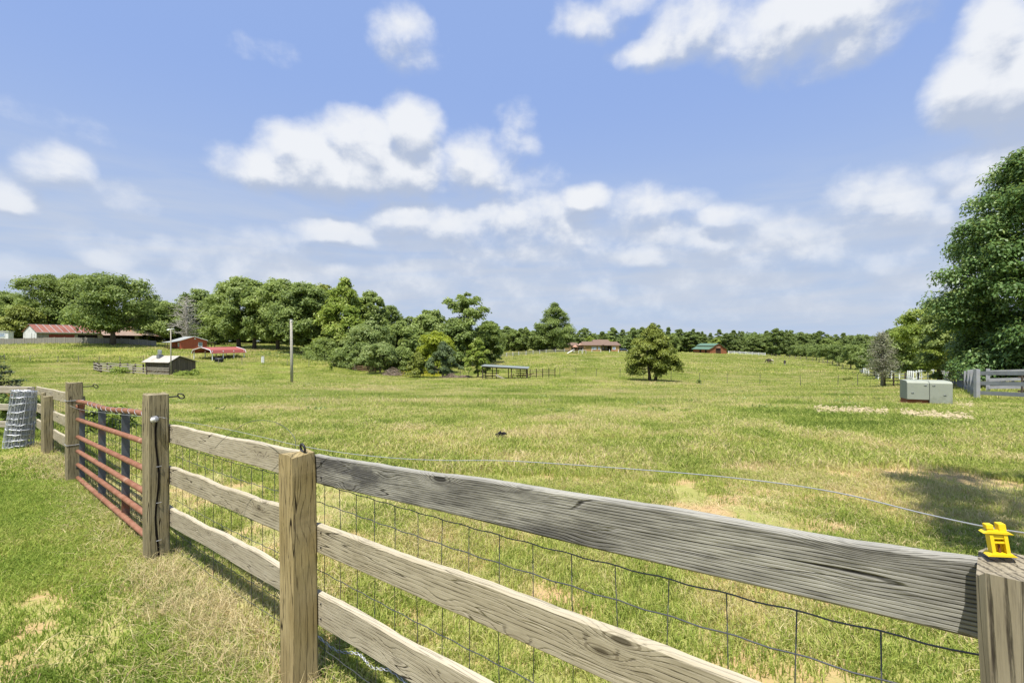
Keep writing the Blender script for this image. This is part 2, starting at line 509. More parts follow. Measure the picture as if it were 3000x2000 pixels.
def build_ground():
    radii = np.concatenate([[0.0], np.geomspace(.35, 5200, 190)])
    nth = 420
    front = np.linspace(-62, 62, 300)
    back = np.linspace(62, 298, nth - 300 + 2)[1:-1]
    th = np.radians(np.concatenate([front, back]))
    RR, TT = np.meshgrid(radii[1:], th, indexing='ij')
    X, Y = RR * np.sin(TT), RR * np.cos(TT)
    Z = terrain(X, Y)
    # gentle unevenness of a grazed field
    Z = Z + np.where((RR > 3) & (RR < 160), .035 * np.sin(X * .9 + 1.3 * np.sin(Y * .7)) * np.cos(Y * 1.1 + np.sin(X * .5)) * np.clip(RR / 12, 0, 1.6), 0)
    vs = np.concatenate([[[0, 0, gz(0, 0)]], np.stack([X, Y, Z], -1).reshape(-1, 3)])
    k = len(th)
    i, j = np.meshgrid(np.arange(len(radii) - 2), np.arange(k), indexing='ij')
    a = 1 + i * k + j
    b = 1 + i * k + (j + 1) % k
    quads = np.stack([a, a + k, b + k, b], -1).reshape(-1, 4)
    tris = [(0, 1 + j2, 1 + (j2 + 1) % k) for j2 in range(k)]
    me = bpy.data.meshes.new('ground')
    me.from_pydata(vs.tolist(), [], quads.tolist() + tris)
    bm = bmesh.new()
    bm.from_mesh(me)
    bmesh.ops.recalc_face_normals(bm, faces=bm.faces)
    if sum(f.normal.z for f in bm.faces) < 0:
        bmesh.ops.reverse_faces(bm, faces=bm.faces)
    bm.to_mesh(me)
    bm.free()
    me.polygons.foreach_set('use_smooth', [True] * len(me.polygons))
    m, nt, b = new_mat('pasture')
    co = N(nt, 'ShaderNodeTexCoord').outputs['Object']
    big = NOISE(nt, co, .035, 4, .55)
    mid = NOISE(nt, VMUL(nt, co, (1, .8, 1)), .22, 5, .6)
    small = NOISE(nt, co, 2.2, 6, .7)
    fine = NOISE(nt, co, 26, 3, .7)
    tufts = NOISE(nt, VMUL(nt, co, (1, .6, 1)), .8, 5, .72)
    c = MIX(nt, SMOOTH(nt, mid, .36, .64), (.19, .25, .042), (.33, .335, .08))
    c = MIX(nt, M(nt, 'MULTIPLY', SMOOTH(nt, big, .42, .62), .6), c, (.24, .31, .05))
    c = MIX(nt, M(nt, 'MULTIPLY', SMOOTH(nt, tufts, .55, .72), .65), c, (.46, .41, .16))
    c = MIX(nt, M(nt, 'MULTIPLY', SMOOTH(nt, tufts, .44, .30), .7), c, (.13, .18, .034))
    c = MIX(nt, M(nt, 'MULTIPLY', SMOOTH(nt, small, .5, .78), .55), c, (.44, .40, .17))
    c = MIX(nt, M(nt, 'MULTIPLY', SMOOTH(nt, fine, .5, .3), .5), c, (.13, .16, .036))
    farr = SMOOTH(nt, N(nt, 'ShaderNodeVectorMath', {0: co}, operation='LENGTH').outputs['Value'], 60, 110, 1.0, 0.0)
    drier = NOISE(nt, VMUL(nt, co, (.55, 1, 1)), .11, 5, .6)
    c = MIX(nt, M(nt, 'SUBTRACT', .62, M(nt, 'MULTIPLY', farr, .3)), c, MIX(nt, SMOOTH(nt, drier, .38, .62), (.115, .155, .028), (.235, .215, .06)))
    # bare soil: worn patches near the fence, and red clay far up on the hill by the house
    s = N(nt, 'ShaderNodeSeparateXYZ', {0: co})
    near = SMOOTH(nt, N(nt, 'ShaderNodeVectorMath', {0: co}, operation='LENGTH').outputs['Value'], 16, 6)
    soilm = SMOOTH(nt, NOISE(nt, co, .9, 5, .65), .48, .60)
    c = MIX(nt, M(nt, 'MULTIPLY', near, .6), c, MIX(nt, small, (.20, .20, .06), (.38, .34, .15)))
    c = MIX(nt, M(nt, 'MULTIPLY', soilm, M(nt, 'MULTIPLY', near, .8)), c, MIX(nt, small, (.36, .215, .105), (.50, .36, .21)))
    for (px, D, rx, ry, colr, st) in ((1670, 172, 3.5, 3, (.42, .24, .07), .85), (1760, 170, 5, 2.5, (.42, .26, .08), .8), (1720, 178, 5, 4, (.36, .22, .08), .7),
                                      (2060, 240, 9, 6, (.34, .26, .15), .8), (2230, 112, 6, 2.0, (.38, .33, .03), .55), (2130, 108, 7, 1.6, (.38, .35, .03), .55), (2290, 98, 5, 1.4, (.38, .34, .03), .5), (1780, 190, 12, 3, (.20, .30, .07), .5),
                                      (1240, 90, 6.5, 3.5, (.42, .40, .02), .8)):
        g = G(px, D)
        d = N(nt, 'ShaderNodeVectorMath', {0: co, 1: (1 / rx, 1 / ry, 0), 2: (-g.x / rx, -g.y / ry, 0)}, operation='MULTIPLY_ADD').outputs[0]
        l = N(nt, 'ShaderNodeVectorMath', {0: d}, operation='LENGTH').outputs['Value']
        e = M(nt, 'ADD', l, M(nt, 'MULTIPLY_ADD', NOISE(nt, co, .9, 4, .6), 1.6, -.8))
        c = MIX(nt, M(nt, 'MULTIPLY', SMOOTH(nt, e, 1.1, .3), st), c, colr)
    for (x_, y_, rx, ry) in ((1.75, 4.75, .55, .38), (2.3, 3.6, .42, .3), (.25, 3.3, .22, .2), (3.4, 6.6, .5, .3), (-1.5, 4.2, .25, .25), (2.9, 4.4, .35, .25), (-2.3, 2.25, .2, .15), (-2.0, 1.75, .22, .16), (-2.9, 2.9, .14, .12)):
        d = N(nt, 'ShaderNodeVectorMath', {0: co, 1: (1 / rx, 1 / ry, 0), 2: (-x_ / rx, -y_ / ry, 0)}, operation='MULTIPLY_ADD').outputs[0]
        l = N(nt, 'ShaderNodeVectorMath', {0: d}, operation='LENGTH').outputs['Value']
        e = M(nt, 'ADD', l, M(nt, 'MULTIPLY_ADD', NOISE(nt, co, 5, 4, .6), 1.6, -.8))
        c = MIX(nt, M(nt, 'MULTIPLY', SMOOTH(nt, e, 1.15, .4), .75), c, MIX(nt, small, (.33, .20, .10), (.47, .34, .19)))
    setcol(nt, b, c, .95, .05)
    h = M(nt, 'ADD', M(nt, 'MULTIPLY', tufts, .8), M(nt, 'MULTIPLY', fine, .12))
    bump(nt, b, h, .7, .12)
    o = obj('ground', me, mat=m)
    return tag(o, kind='structure', label='rolling green pasture with yellowing grass')


build_ground()

# ------------------------------------------------------------------ grass (nobody could count it)
FP2 = Vector((-1.094, 2.43, 0))                 # the middle fence post
FDIR = Vector((.765, -.644, 0)).normalized()    # along the fence towards the camera's right
FNRM = Vector((-.644, -.765, 0)).normalized()   # out of the fence towards the camera side


def m_grass(name, cols, trans=.45):
    m, nt, b = new_mat(name)
    t = N(nt, 'ShaderNodeAttribute', attribute_name='tone', attribute_type='INSTANCER').outputs['Fac']
    k = N(nt, 'ShaderNodeAttribute', attribute_name='tint').outputs['Fac']
    t = M(nt, 'ADD', t, M(nt, 'MULTIPLY_ADD', k, .5, -.25), clamp=True)
    ramp = nt.nodes.new('ShaderNodeValToRGB')
    nt.links.new(t, ramp.inputs[0])
    el = ramp.color_ramp.elements
    while len(el) < len(cols):
        el.new(.5)
    for e, (p, c) in zip(el, cols):
        e.position = p
        e.color = (*c, 1)
    c = ramp.outputs[0]
    setcol(nt, b, c, .6, .2)
    tr = N(nt, 'ShaderNodeBsdfTranslucent', {0: c})
    mx = N(nt, 'ShaderNodeMixShader', {0: trans, 1: b.outputs[0], 2: tr.outputs[0]})
    nt.links.new(mx.outputs[0], nt.nodes['Material Output'].inputs[0])
    return m


def tuft_mesh(name, seed, n, radius, hmin, hmax, width, lean, mat, seg=2):
    r = random.Random(seed)
    vs, fs, tint = [], [], []
    for _ in range(n):
        a, q = r.uniform(0, 2 * math.pi), radius * math.sqrt(r.random())
        bx, by = q * math.cos(a), q * math.sin(a)
        h = r.uniform(hmin, hmax)
        la, ll = r.uniform(0, 2 * math.pi), r.uniform(.1, 1) * lean * h
        lx, ly = math.cos(la) * ll, math.sin(la) * ll
        wa = r.uniform(0, math.pi)
        wx, wy = math.cos(wa) * width * r.uniform(.6, 1.2), math.sin(wa) * width
        b0 = len(vs)
        t = r.random()
        droop = r.uniform(.0, .35) * min(1, lean)
        if seg == 2:
            vs += [(bx - wx, by - wy, -.01), (bx + wx, by + wy, -.01),
                   (bx + lx * .35 + wx * .8, by + ly * .35 + wy * .8, h * .6), (bx + lx * .35 - wx * .8, by + ly * .35 - wy * .8, h * .6),
                   (bx + lx, by + ly, h * (1 - droop))]
            fs += [(b0, b0 + 1, b0 + 2, b0 + 3), (b0 + 3, b0 + 2, b0 + 4)]
            tint += [t] * 5
        else:
            vs += [(bx - wx, by - wy, -.01), (bx + wx, by + wy, -.01), (bx + lx, by + ly, h)]
            fs += [(b0, b0 + 1, b0 + 2)]
            tint += [t] * 3
    me = bpy.data.meshes.new(name)
    me.from_pydata(vs, [], fs)
    at = me.attributes.new('tint', 'FLOAT', 'POINT')
    at.data.foreach_set('value', tint)
    me.materials.append(mat)
    return me


def scatter(name, label, pts, tone, scl, protos, cat='grass'):
    """points of a mesh, each carrying one tuft as an instance"""
    n = len(pts)
    coll = bpy.data.collections.new(name + '_tufts')
    for i, me in enumerate(protos):
        coll.objects.link(bpy.data.objects.new(f'{name}_tuft_{i:02d}', me))
    me = bpy.data.meshes.new(name)
    me.vertices.add(n)
    me.vertices.foreach_set('co', np.ascontiguousarray(pts, np.float32).ravel())
    for an, ty, arr in (('tone', 'FLOAT', tone), ('scl', 'FLOAT', scl), ('rz', 'FLOAT', rng.uniform(0, 6.283, n)), ('pick', 'INT', rng.integers(0, len(protos), n))):
        a = me.attributes.new(an, ty, 'POINT')
        a.data.foreach_set('value', np.ascontiguousarray(arr, np.int32 if ty == 'INT' else np.float32))
    o = obj(name, me)
    ng = bpy.data.node_groups.new(name, 'GeometryNodeTree')
    ng.interface.new_socket('Geometry', in_out='INPUT', socket_type='NodeSocketGeometry')
    ng.interface.new_socket('Geometry', in_out='OUTPUT', socket_type='NodeSocketGeometry')
    gi, go = ng.nodes.new('NodeGroupInput'), ng.nodes.new('NodeGroupOutput')
    ci = ng.nodes.new('GeometryNodeCollectionInfo')
    ci.inputs['Collection'].default_value = coll
    ci.inputs['Separate Children'].default_value = True
    ci.inputs['Reset Children'].default_value = True

    def attr(nm, ty):
        a = ng.nodes.new('GeometryNodeInputNamedAttribute')
        a.data_type = ty
        a.inputs['Name'].default_value = nm
        return a.outputs['Attribute']
    inst = ng.nodes.new('GeometryNodeInstanceOnPoints')
    rot = ng.nodes.new('ShaderNodeCombineXYZ')
    L = ng.links.new
    L(attr('rz', 'FLOAT'), rot.inputs[2])
    L(gi.outputs[0], inst.inputs['Points'])
    L(ci.outputs[0], inst.inputs['Instance'])
    inst.inputs['Pick Instance'].default_value = True
    L(attr('pick', 'INT'), inst.inputs['Instance Index'])
    L(rot.outputs[0], inst.inputs['Rotation'])
    L(attr('scl', 'FLOAT'), inst.inputs['Scale'])
    L(inst.outputs[0], go.inputs[0])
    md = o.modifiers.new('scatter', 'NODES')
    md.node_group = ng
    return tag(o, label, cat, kind='stuff')


def vnoise(x, y, s, seed=0):
    """cheap smooth value noise, 0..1"""
    x, y = np.asarray(x) / s, np.asarray(y) / s
    ix, iy = np.floor(x).astype(np.int64), np.floor(y).astype(np.int64)
    fx, fy = x - ix, y - iy
    fx, fy = fx * fx * (3 - 2 * fx), fy * fy * (3 - 2 * fy)

    def h(a, b):
        q = np.sin(a * 127.1 + b * 311.7 + seed * 74.7) * 43758.5453
        return q - np.floor(q)
    return (h(ix, iy) * (1 - fx) + h(ix + 1, iy) * fx) * (1 - fy) + (h(ix, iy + 1) * (1 - fx) + h(ix + 1, iy + 1) * fx) * fy


def fbm(x, y, s, seed=0):
    return .5 * vnoise(x, y, s, seed) + .3 * vnoise(x, y, s * .43, seed + 3) + .2 * vnoise(x, y, s * .19, seed + 5)


def wedge(n, d0, d1, lim=1.14):
    """n random points of the land seen between two distances"""
    D = np.sqrt(rng.uniform(d0 * d0, d1 * d1, n))
    u = rng.uniform(-lim, lim, n)
    return u * D, D


def side_of_fence(X, Y):
    return (X - FP2.x) * FNRM.x + (Y - FP2.y) * FNRM.y      # positive on the camera's side


def along_fence(X, Y):
    return (X - FP2.x) * FDIR.x + (Y - FP2.y) * FDIR.y


FIELD_COLS = [(.0, (.15, .215, .036)), (.28, (.31, .385, .070)), (.52, (.43, .475, .113)), (.76, (.58, .52, .22)), (1.0, (.66, .55, .31))]
LAWN_COLS = [(.0, (.16, .235, .036)), (.40, (.31, .41, .065)), (.65, (.43, .47, .11)), (.85, (.54, .47, .19)), (1.0, (.62, .51, .28))]
DRY_COLS = [(.0, (.42, .34, .15)), (.4, (.56, .47, .24)), (.75, (.66, .56, .33)), (1.0, (.44, .30, .17))]
mg_field, mg_lawn, mg_dry = m_grass('field_grass', FIELD_COLS), m_grass('lawn_grass', LAWN_COLS), m_grass('dry_grass', DRY_COLS, .2)

tuft_a = [tuft_mesh('field_tuft', 10 + i, 18, .075, .018, .070, .0026, 1.2, mg_field) for i in range(6)]
tuft_b = [tuft_mesh('field_tuft_wide', 30 + i, 24, .16, .03, .11, .0055, 1.1, mg_field) for i in range(6)]
tuft_c = [tuft_mesh('field_clump', 50 + i, 34, .44, .035, .15, .014, 1.1, mg_field, 1) for i in range(6)]
tuft_d = [tuft_mesh('field_patch', 70 + i, 36, 1.1, .04, .17, .035, .9, mg_field, 1) for i in range(5)]
lawn_a = [tuft_mesh('lawn_tuft', 90 + i, 20, .075, .018, .06, .0026, 1.2, mg_lawn) for i in range(6)]
lawn_b = [tuft_mesh('lawn_tuft_wide', 110 + i, 30, .17, .02, .07, .006, 1.2, mg_lawn) for i in range(6)]
dry_a = [tuft_mesh('straw_tuft', 130 + i, 12, .07, .03, .17, .0017, 1.5, mg_dry) for i in range(8)]
dry_flat = [tuft_mesh('straw_thatch', 150 + i, 20, .12, .015, .06, .0020, 3.2, mg_dry) for i in range(6)]


def field_tone(X, Y):
    D = np.hypot(X, Y)
    t = .47 + 1.15 * (fbm(X, Y, 4.0, 1) - .5) + .85 * (fbm(X, Y, .8, 2) - .5) + .08 * np.clip((7 - D) / 4, 0, 1)
    # the meadow further out turns straw coloured in streaks
    t += .22 * np.clip((fbm(X * .5, Y, 9, 4) - .45) * 3, 0, 1) * np.clip((D - 5) / 6, 0, 1)
    return np.clip(t + rng.normal(0, .13, len(X)), 0, 1)


SOIL = ((1.75, 4.75, .55, .38), (2.3, 3.6, .42, .3), (.25, 3.3, .22, .2), (3.4, 6.6, .5, .3), (-1.5, 4.2, .25, .25), (2.9, 4.4, .35, .25), (-2.3, 2.25, .2, .15), (-2.0, 1.75, .22, .16), (-2.9, 2.9, .14, .12))


def worn(X, Y):
    """0..1 where the turf is worn through: the bare spots and the two straw strips by the green cabinet"""
    w = np.zeros(len(X))
    for x, y, rx, ry in SOIL:
        d = np.hypot((X - x) / rx, (Y - y) / ry) + (fbm(X, Y, .35, 17) - .5) * 1.3
        w = np.maximum(w, np.clip((1.05 - d) * 1.8, 0, .9))
    px, py = X / Y * F + 1500, 1000 + F * (H - terrain(X, Y)) / Y
    far = (Y > 10) & (Y < 22)
    w = np.where(far & (px > 2378) & (px < 2608) & (np.abs(py - 1203 - (px - 2385) * .042) < 9), .8, w)
    w = np.where(far & (px > 2636) & (px < 2856) & (np.abs(py - 1216 - (px - 2640) * .08) < 9), .8, w)
    return w


def lay(X, Y):
    return np.stack([X, Y, terrain(X, Y)], -1)


def build_grass():
    # pasture grass beyond the fence, four distances
    for nm, lab, protos, n, d0, d1, s0, s1 in (
            ('pasture_grass', 'short mixed grass of the pasture close beyond the fence', tuft_a, 34000, 1.2, 7, .75, 1.5),
            ('pasture_grass', 'pasture grass in the middle of the field', tuft_b, 40000, 6.5, 18, .8, 1.5),
            ('meadow_grass', 'yellowing meadow grass rolling down to the wire fence', tuft_c, 46000, 17, 45, .7, 1.35),
            ('meadow_grass', 'grass of the far slopes of the pasture', tuft_d, 30000, 42, 105, .6, 1.25),
            ('meadow_grass', 'grass of the hill by the house', tuft_d, 26000, 100, 240, 1.5, 2.6)):
        X, Y = wedge(n, d0, d1)
        s = side_of_fence(X, Y)
        bare = fbm(X, Y, 1.1, 9)
        keep = (s < -.04) | (Y > 14)
        if d1 < 10:
            keep &= rng.random(n) > np.clip((bare - .465) * 6, 0, .94)
        if d1 < 50:
            keep &= rng.random(n) > worn(X, Y) * .96
        X, Y = X[keep], Y[keep]
        t = field_tone(X, Y)
        sc_ = rng.uniform(s0, s1, len(X)) * (.75 + .6 * fbm(X, Y, 2.5 if d1 < 20 else 7, 6))
        scatter(nm, lab, lay(X, Y), t, sc_, protos)
    # mown lawn on the camera's side
    for protos, n, d0, d1, lab in ((lawn_a, 52000, 1.7, 6, 'mown lawn with bare spots in front of the fence'), (lawn_b, 20000, 5.5, 14, 'greener mown lawn by the gate')):
        X, Y = wedge(n, d0, d1)
        s = side_of_fence(X, Y)
        keep = (s > .05) & (X < 1.5)
        bare = fbm(X, Y, .8, 12)
        near_w = np.clip((7.0 - Y) / 4, 0, 1)
        keep &= rng.random(n) > np.clip((bare - .49) * 6, 0, .8) * near_w
        keep &= rng.random(n) > worn(X, Y) * .7
        X, Y, s = X[keep], Y[keep], s[keep]
        t = .26 + .75 * (fbm(X, Y, 1.1, 13) - .40) * np.clip((7.5 - Y) / 3.5, .35, 1) + .30 * np.clip(.6 - s, 0, 1)
        t = np.clip(t + rng.normal(0, .10, len(X)), 0, 1)
        scatter('lawn_grass', lab, lay(X, Y), t, rng.uniform(.7, 1.35, len(X)), protos)
    # darker rank clumps and pale seeding streaks in the meadow
    X, Y = wedge(5200, 7, 70)
    s = side_of_fence(X, Y)
    c1 = fbm(X, Y * 1.6, 3.2, 41)
    keep = ((s < -1) | (Y > 14)) & (rng.random(len(X)) < np.clip((c1 - .52) * 7, 0.02, 1))
    X, Y = X[keep], Y[keep]
    scatter('rank_grass', 'dark rank grass clumps dotted over the pasture', lay(X, Y), np.clip(rng.normal(.02, .06, len(X)), 0, 1), rng.uniform(.5, 1.0, len(X)) * np.clip(Y / 22, .5, 1.5), tuft_c)
    X, Y = wedge(9000, 6, 60)
    s = side_of_fence(X, Y)
    c1 = fbm(X * .6, Y * 1.5, 4.0, 47)
    keep = ((s < -1) | (Y > 14)) & (rng.random(len(X)) < np.clip((c1 - .50) * 7, 0.03, 1))
    X, Y = X[keep], Y[keep]
    scatter('seeding_grass', 'pale seeding grass standing in streaks across the pasture', lay(X, Y), np.clip(rng.normal(.92, .08, len(X)), 0, 1), rng.uniform(.5, 1.05, len(X)) * np.clip(Y / 24, .45, 1.4), tuft_c)
    # straw along the foot of the fence and gate
    a = np.concatenate([rng.uniform(-9.5, 2.6, 2600), rng.uniform(-2.3, .3, 950)])
    s = rng.normal(.10, .13, len(a))
    dens = np.clip(fbm(a, a * 0 + 3, .9, 21) * 1.5 - .25, 0.12, 1) * np.where((a > -7.2) & (a < -2.5), .55, 1.0)
    keep = (rng.random(len(a)) < dens) & (s > -.5) & (s < 1.2)
    a, s = a[keep], s[keep]
    X, Y = FP2.x + FDIR.x * a + FNRM.x * s, FP2.y + FDIR.y * a + FNRM.y * s
    ok = Y > .9
    X, Y = X[ok], Y[ok]
    scatter('dry_grass', 'dry straw standing along the foot of the fence', lay(X, Y), np.clip(rng.normal(.45, .22, len(X)), 0, 1), rng.uniform(.35, 1.0, len(X)), dry_a, 'dry grass')
    # flattened thatch among the lawn and the pasture
    X, Y = wedge(15000, 1.2, 8)
    s = side_of_fence(X, Y)
    w = np.clip((fbm(X, Y, 1.0, 31) - .46) * 4.5, 0, 1) * np.where(s > 0, .7, 1) + np.exp(-((s - .18) / .24) ** 2) * .9
    keep = (rng.random(len(X)) < w * .8) & ((s < 0) | (X < 1.5))
    X, Y = X[keep], Y[keep]
    scatter('thatch', 'flattened dead grass between the green blades', lay(X, Y), np.clip(rng.normal(.4, .25, len(X)), 0, 1), rng.uniform(.6, 1.4, len(X)), dry_flat, 'dry grass')


build_grass()

# ------------------------------------------------------------------ materials of the near fence
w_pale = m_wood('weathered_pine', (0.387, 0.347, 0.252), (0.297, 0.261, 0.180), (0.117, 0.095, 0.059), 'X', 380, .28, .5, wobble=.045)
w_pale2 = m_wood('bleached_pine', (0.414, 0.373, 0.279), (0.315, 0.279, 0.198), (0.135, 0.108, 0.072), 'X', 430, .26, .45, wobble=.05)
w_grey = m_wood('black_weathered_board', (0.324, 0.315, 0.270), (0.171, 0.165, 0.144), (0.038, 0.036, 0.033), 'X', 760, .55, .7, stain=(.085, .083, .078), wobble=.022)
w_post = m_wood('tan_post_wood', (0.306, 0.266, 0.162), (0.211, 0.180, 0.104), (0.081, 0.063, 0.038), 'Z', 260, .22, .45, wobble=.06)
w_post_warm = m_wood('yellow_tan_post_wood', (.36, .29, .15), (.25, .195, .09), (.10, .072, .038), 'Z', 240, .16, .4, wobble=.07)
w_post_grey = m_wood('grey_post_wood', (0.324, 0.288, 0.211), (0.234, 0.203, 0.140), (0.068, 0.054, 0.041), 'Z', 330, .40, .5, wobble=.02)
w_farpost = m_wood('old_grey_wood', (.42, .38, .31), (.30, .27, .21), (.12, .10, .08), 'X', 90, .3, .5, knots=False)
m_wire = m_plain('galvanised_wire', (.085, .09, .095), .5, .4, .5, .3, 30)
m_wire_b = m_plain('bright_wire', (.38, .39, .41), .4, .5, .4, .2, 30)
m_black = m_plain('black_plastic', (.018, .018, .02), .5, .4)
m_yellow = m_plain('yellow_plastic', (.74, .53, .012), .42, .4, 0, .10, 30, (.52, .36, .03))
m_white_p = m_plain('white_porcelain', (.75, .75, .73), .3, .5)


def rail(parent, p0, p1, h, t, mat, seed, nx=44, ragged=.004, label=None, name='rail'):
    """a board from p0 to p1 (centre line), its long axis on its own X"""
    r = random.Random(seed)
    p0, p1 = Vector(p0), Vector(p1)
    L = (p1 - p0).length
    x = (p1 - p0).normalized()
    y = Vector((0, 0, 1)).cross(x).normalized()
    z = x.cross(y)
    m = Matrix((x, y, z)).transposed().to_4x4()
    m.translation = p0
    ch = min(.006, t * .2)
    prof = [(-t / 2, -h / 2 + ch), (-t / 2, 0), (-t / 2, h / 2 - ch), (-t / 2 + ch, h / 2), (t / 2 - ch, h / 2), (t / 2, h / 2 - ch), (t / 2, 0), (t / 2, -h / 2 + ch), (t / 2 - ch, -h / 2), (-t / 2 + ch, -h / 2)]
    mb = MB()
    n = len(prof)
    vs, fs = [], []
    wv = [r.uniform(0, 6.28) for _ in range(4)]
    for i in range(nx + 1):
        s = i / nx
        top = ragged * (math.sin(s * 9 + wv[0]) + .6 * math.sin(s * 23 + wv[1])) + r.uniform(-1, 1) * ragged * .35
        bow = .006 * math.sin(s * math.pi + wv[2] * .1)
        for k, (a, b) in enumerate(prof):
            up = top if b > h * .3 else (ragged * .4 * math.sin(s * 13 + wv[3]) if b < -h * .3 else 0)
            vs.append((s * L, a + bow, b + up))
    for i in range(nx):
        for k in range(n):
            k2 = (k + 1) % n
            fs.append((i * n + k, i * n + k2, (i + 1) * n + k2, (i + 1) * n + k))
    fs += [tuple(reversed(range(n))), tuple(nx * n + k for k in range(n))]
    mb.add(vs, fs)
    me = mb.mesh(name, mat)
    o = obj(name, me, parent, world_of(parent).inverted() @ m)
    if label:
        o['label'] = label
    return o


def post(parent, base, top, w, d, mat, ang, lean=(0, 0), seed=0, wear=.006, label=None, name='post'):
    """a squared post, chamfered and worn; ang turns it about the vertical"""
    r = random.Random(seed)
    h = top - base.z + .25
    nz = 14
    prof = []
    c = .012
    for sx, sy in ((-1, -1), (1, -1), (1, 1), (-1, 1)):
        for q in ((0, 1), (1, 0)) if (sx * sy > 0) else ((1, 0), (0, 1)):
            prof.append((sx * (w / 2 - c * q[0]), sy * (d / 2 - c * q[1])))
    vs, fs = [], []
    n = len(prof)
    for i in range(nz + 1):
        s = i / nz
        k = 1.0 if i < nz else .965
        dx, dy = (wear * .35 * math.sin(s * 4.1 + seed), wear * .35 * math.sin(s * 3.3 + seed * 2)) if i < nz else (0, 0)
        for a, b in prof:
            j = r.uniform(-1, 1) * wear * .08
            zz = s * h + (r.uniform(-1, 1) * wear * 1.3 if i == nz else 0)
            vs.append((a * k + dx + j, b * k + dy - j, zz))
    for i in range(nz):
        for k in range(n):
            k2 = (k + 1) % n
            fs.append((i * n + k, i * n + k2, (i + 1) * n + k2, (i + 1) * n + k))
    b0 = len(vs)
    vs.append((r.uniform(-.01, .01), r.uniform(-.01, .01), h + wear * .4))
    fs += [(nz * n + k, nz * n + (k + 1) % n, b0) for k in range(n)]
    fs.append(tuple(reversed(range(n))))
    me = MB().add(vs, fs).mesh(name, mat)
    top_p = Vector((base.x, base.y, top))
    m = Matrix.Translation(top_p) @ Euler((-lean[1], -lean[0], ang)).to_matrix().to_4x4() @ Matrix.Translation((0, 0, -h))
    o = obj(name, me, parent, world_of(parent).inverted() @ m)
    if label:
        o['label'] = label
    return o


FANG = math.atan2(FDIR.y, FDIR.x)
P2 = Vector((-1.094, 2.43, 0)); P2.z = gz(P2.x, P2.y)
P3 = Vector((-2.87, 3.85, 0)); P3.z = gz(P3.x, P3.y)
PG = Vector((-5.59, 6.1, 0)); PG.z = gz(PG.x, PG.y)
PR = Vector((.845, .765, 0)); PR.z = gz(PR.x, PR.y) + .1
PL = PG + (PG - P3).normalized() * 2.5; PL.z = gz(PL.x, PL.y)
PC = PG + (PG - P3).normalized() * 4.35; PC.z = gz(PC.x, PC.y)
BACK = -FNRM


def strand(parent, pts, rad, mat, name='wire', n=5):
    mb = MB().tube(pts, rad, n)
    return mb.build(name, mat, parent, smooth=True, world=True)


def woven(parent, a, b, zs0, zs1, step, seed, zb0=0.0, zb1=0.0, rad=.0016):
    """woven field wire between two ground points: strands running along and stays between them"""
    r = random.Random(seed)
    L = (b - a).length
    n = max(2, int(L / step))
    for z0, z1 in zip(zs0, zs1):
        pts = []
        m = n * 4
        for i in range(m + 1):
            s = i / m
            p = a.lerp(b, s)
            pts.append(Vector((p.x, p.y, z0 + (z1 - z0) * s - .022 * math.sin(math.pi * s) + .0025 * math.sin(i * 1.57 + z0 * 9))))
        strand(parent, pts, rad * 1.15, m_wire, n=4)
    for i in range(n + 1):
        s = (i + .3) / (n + .6)
        p = a.lerp(b, s)
        pts = []
        for k in range(7):
            q = k / 6
            zlo, zhi = zs0[-1] + (zs1[-1] - zs0[-1]) * s, zs0[0] + (zs1[0] - zs0[0]) * s
            j = r.uniform(-.006, .006)
            pts.append(Vector((p.x + FDIR.x * j, p.y + FDIR.y * j, zlo + (zhi - zlo) * q - .02 * math.sin(math.pi * s))))
        strand(parent, pts, rad, m_wire, n=4)


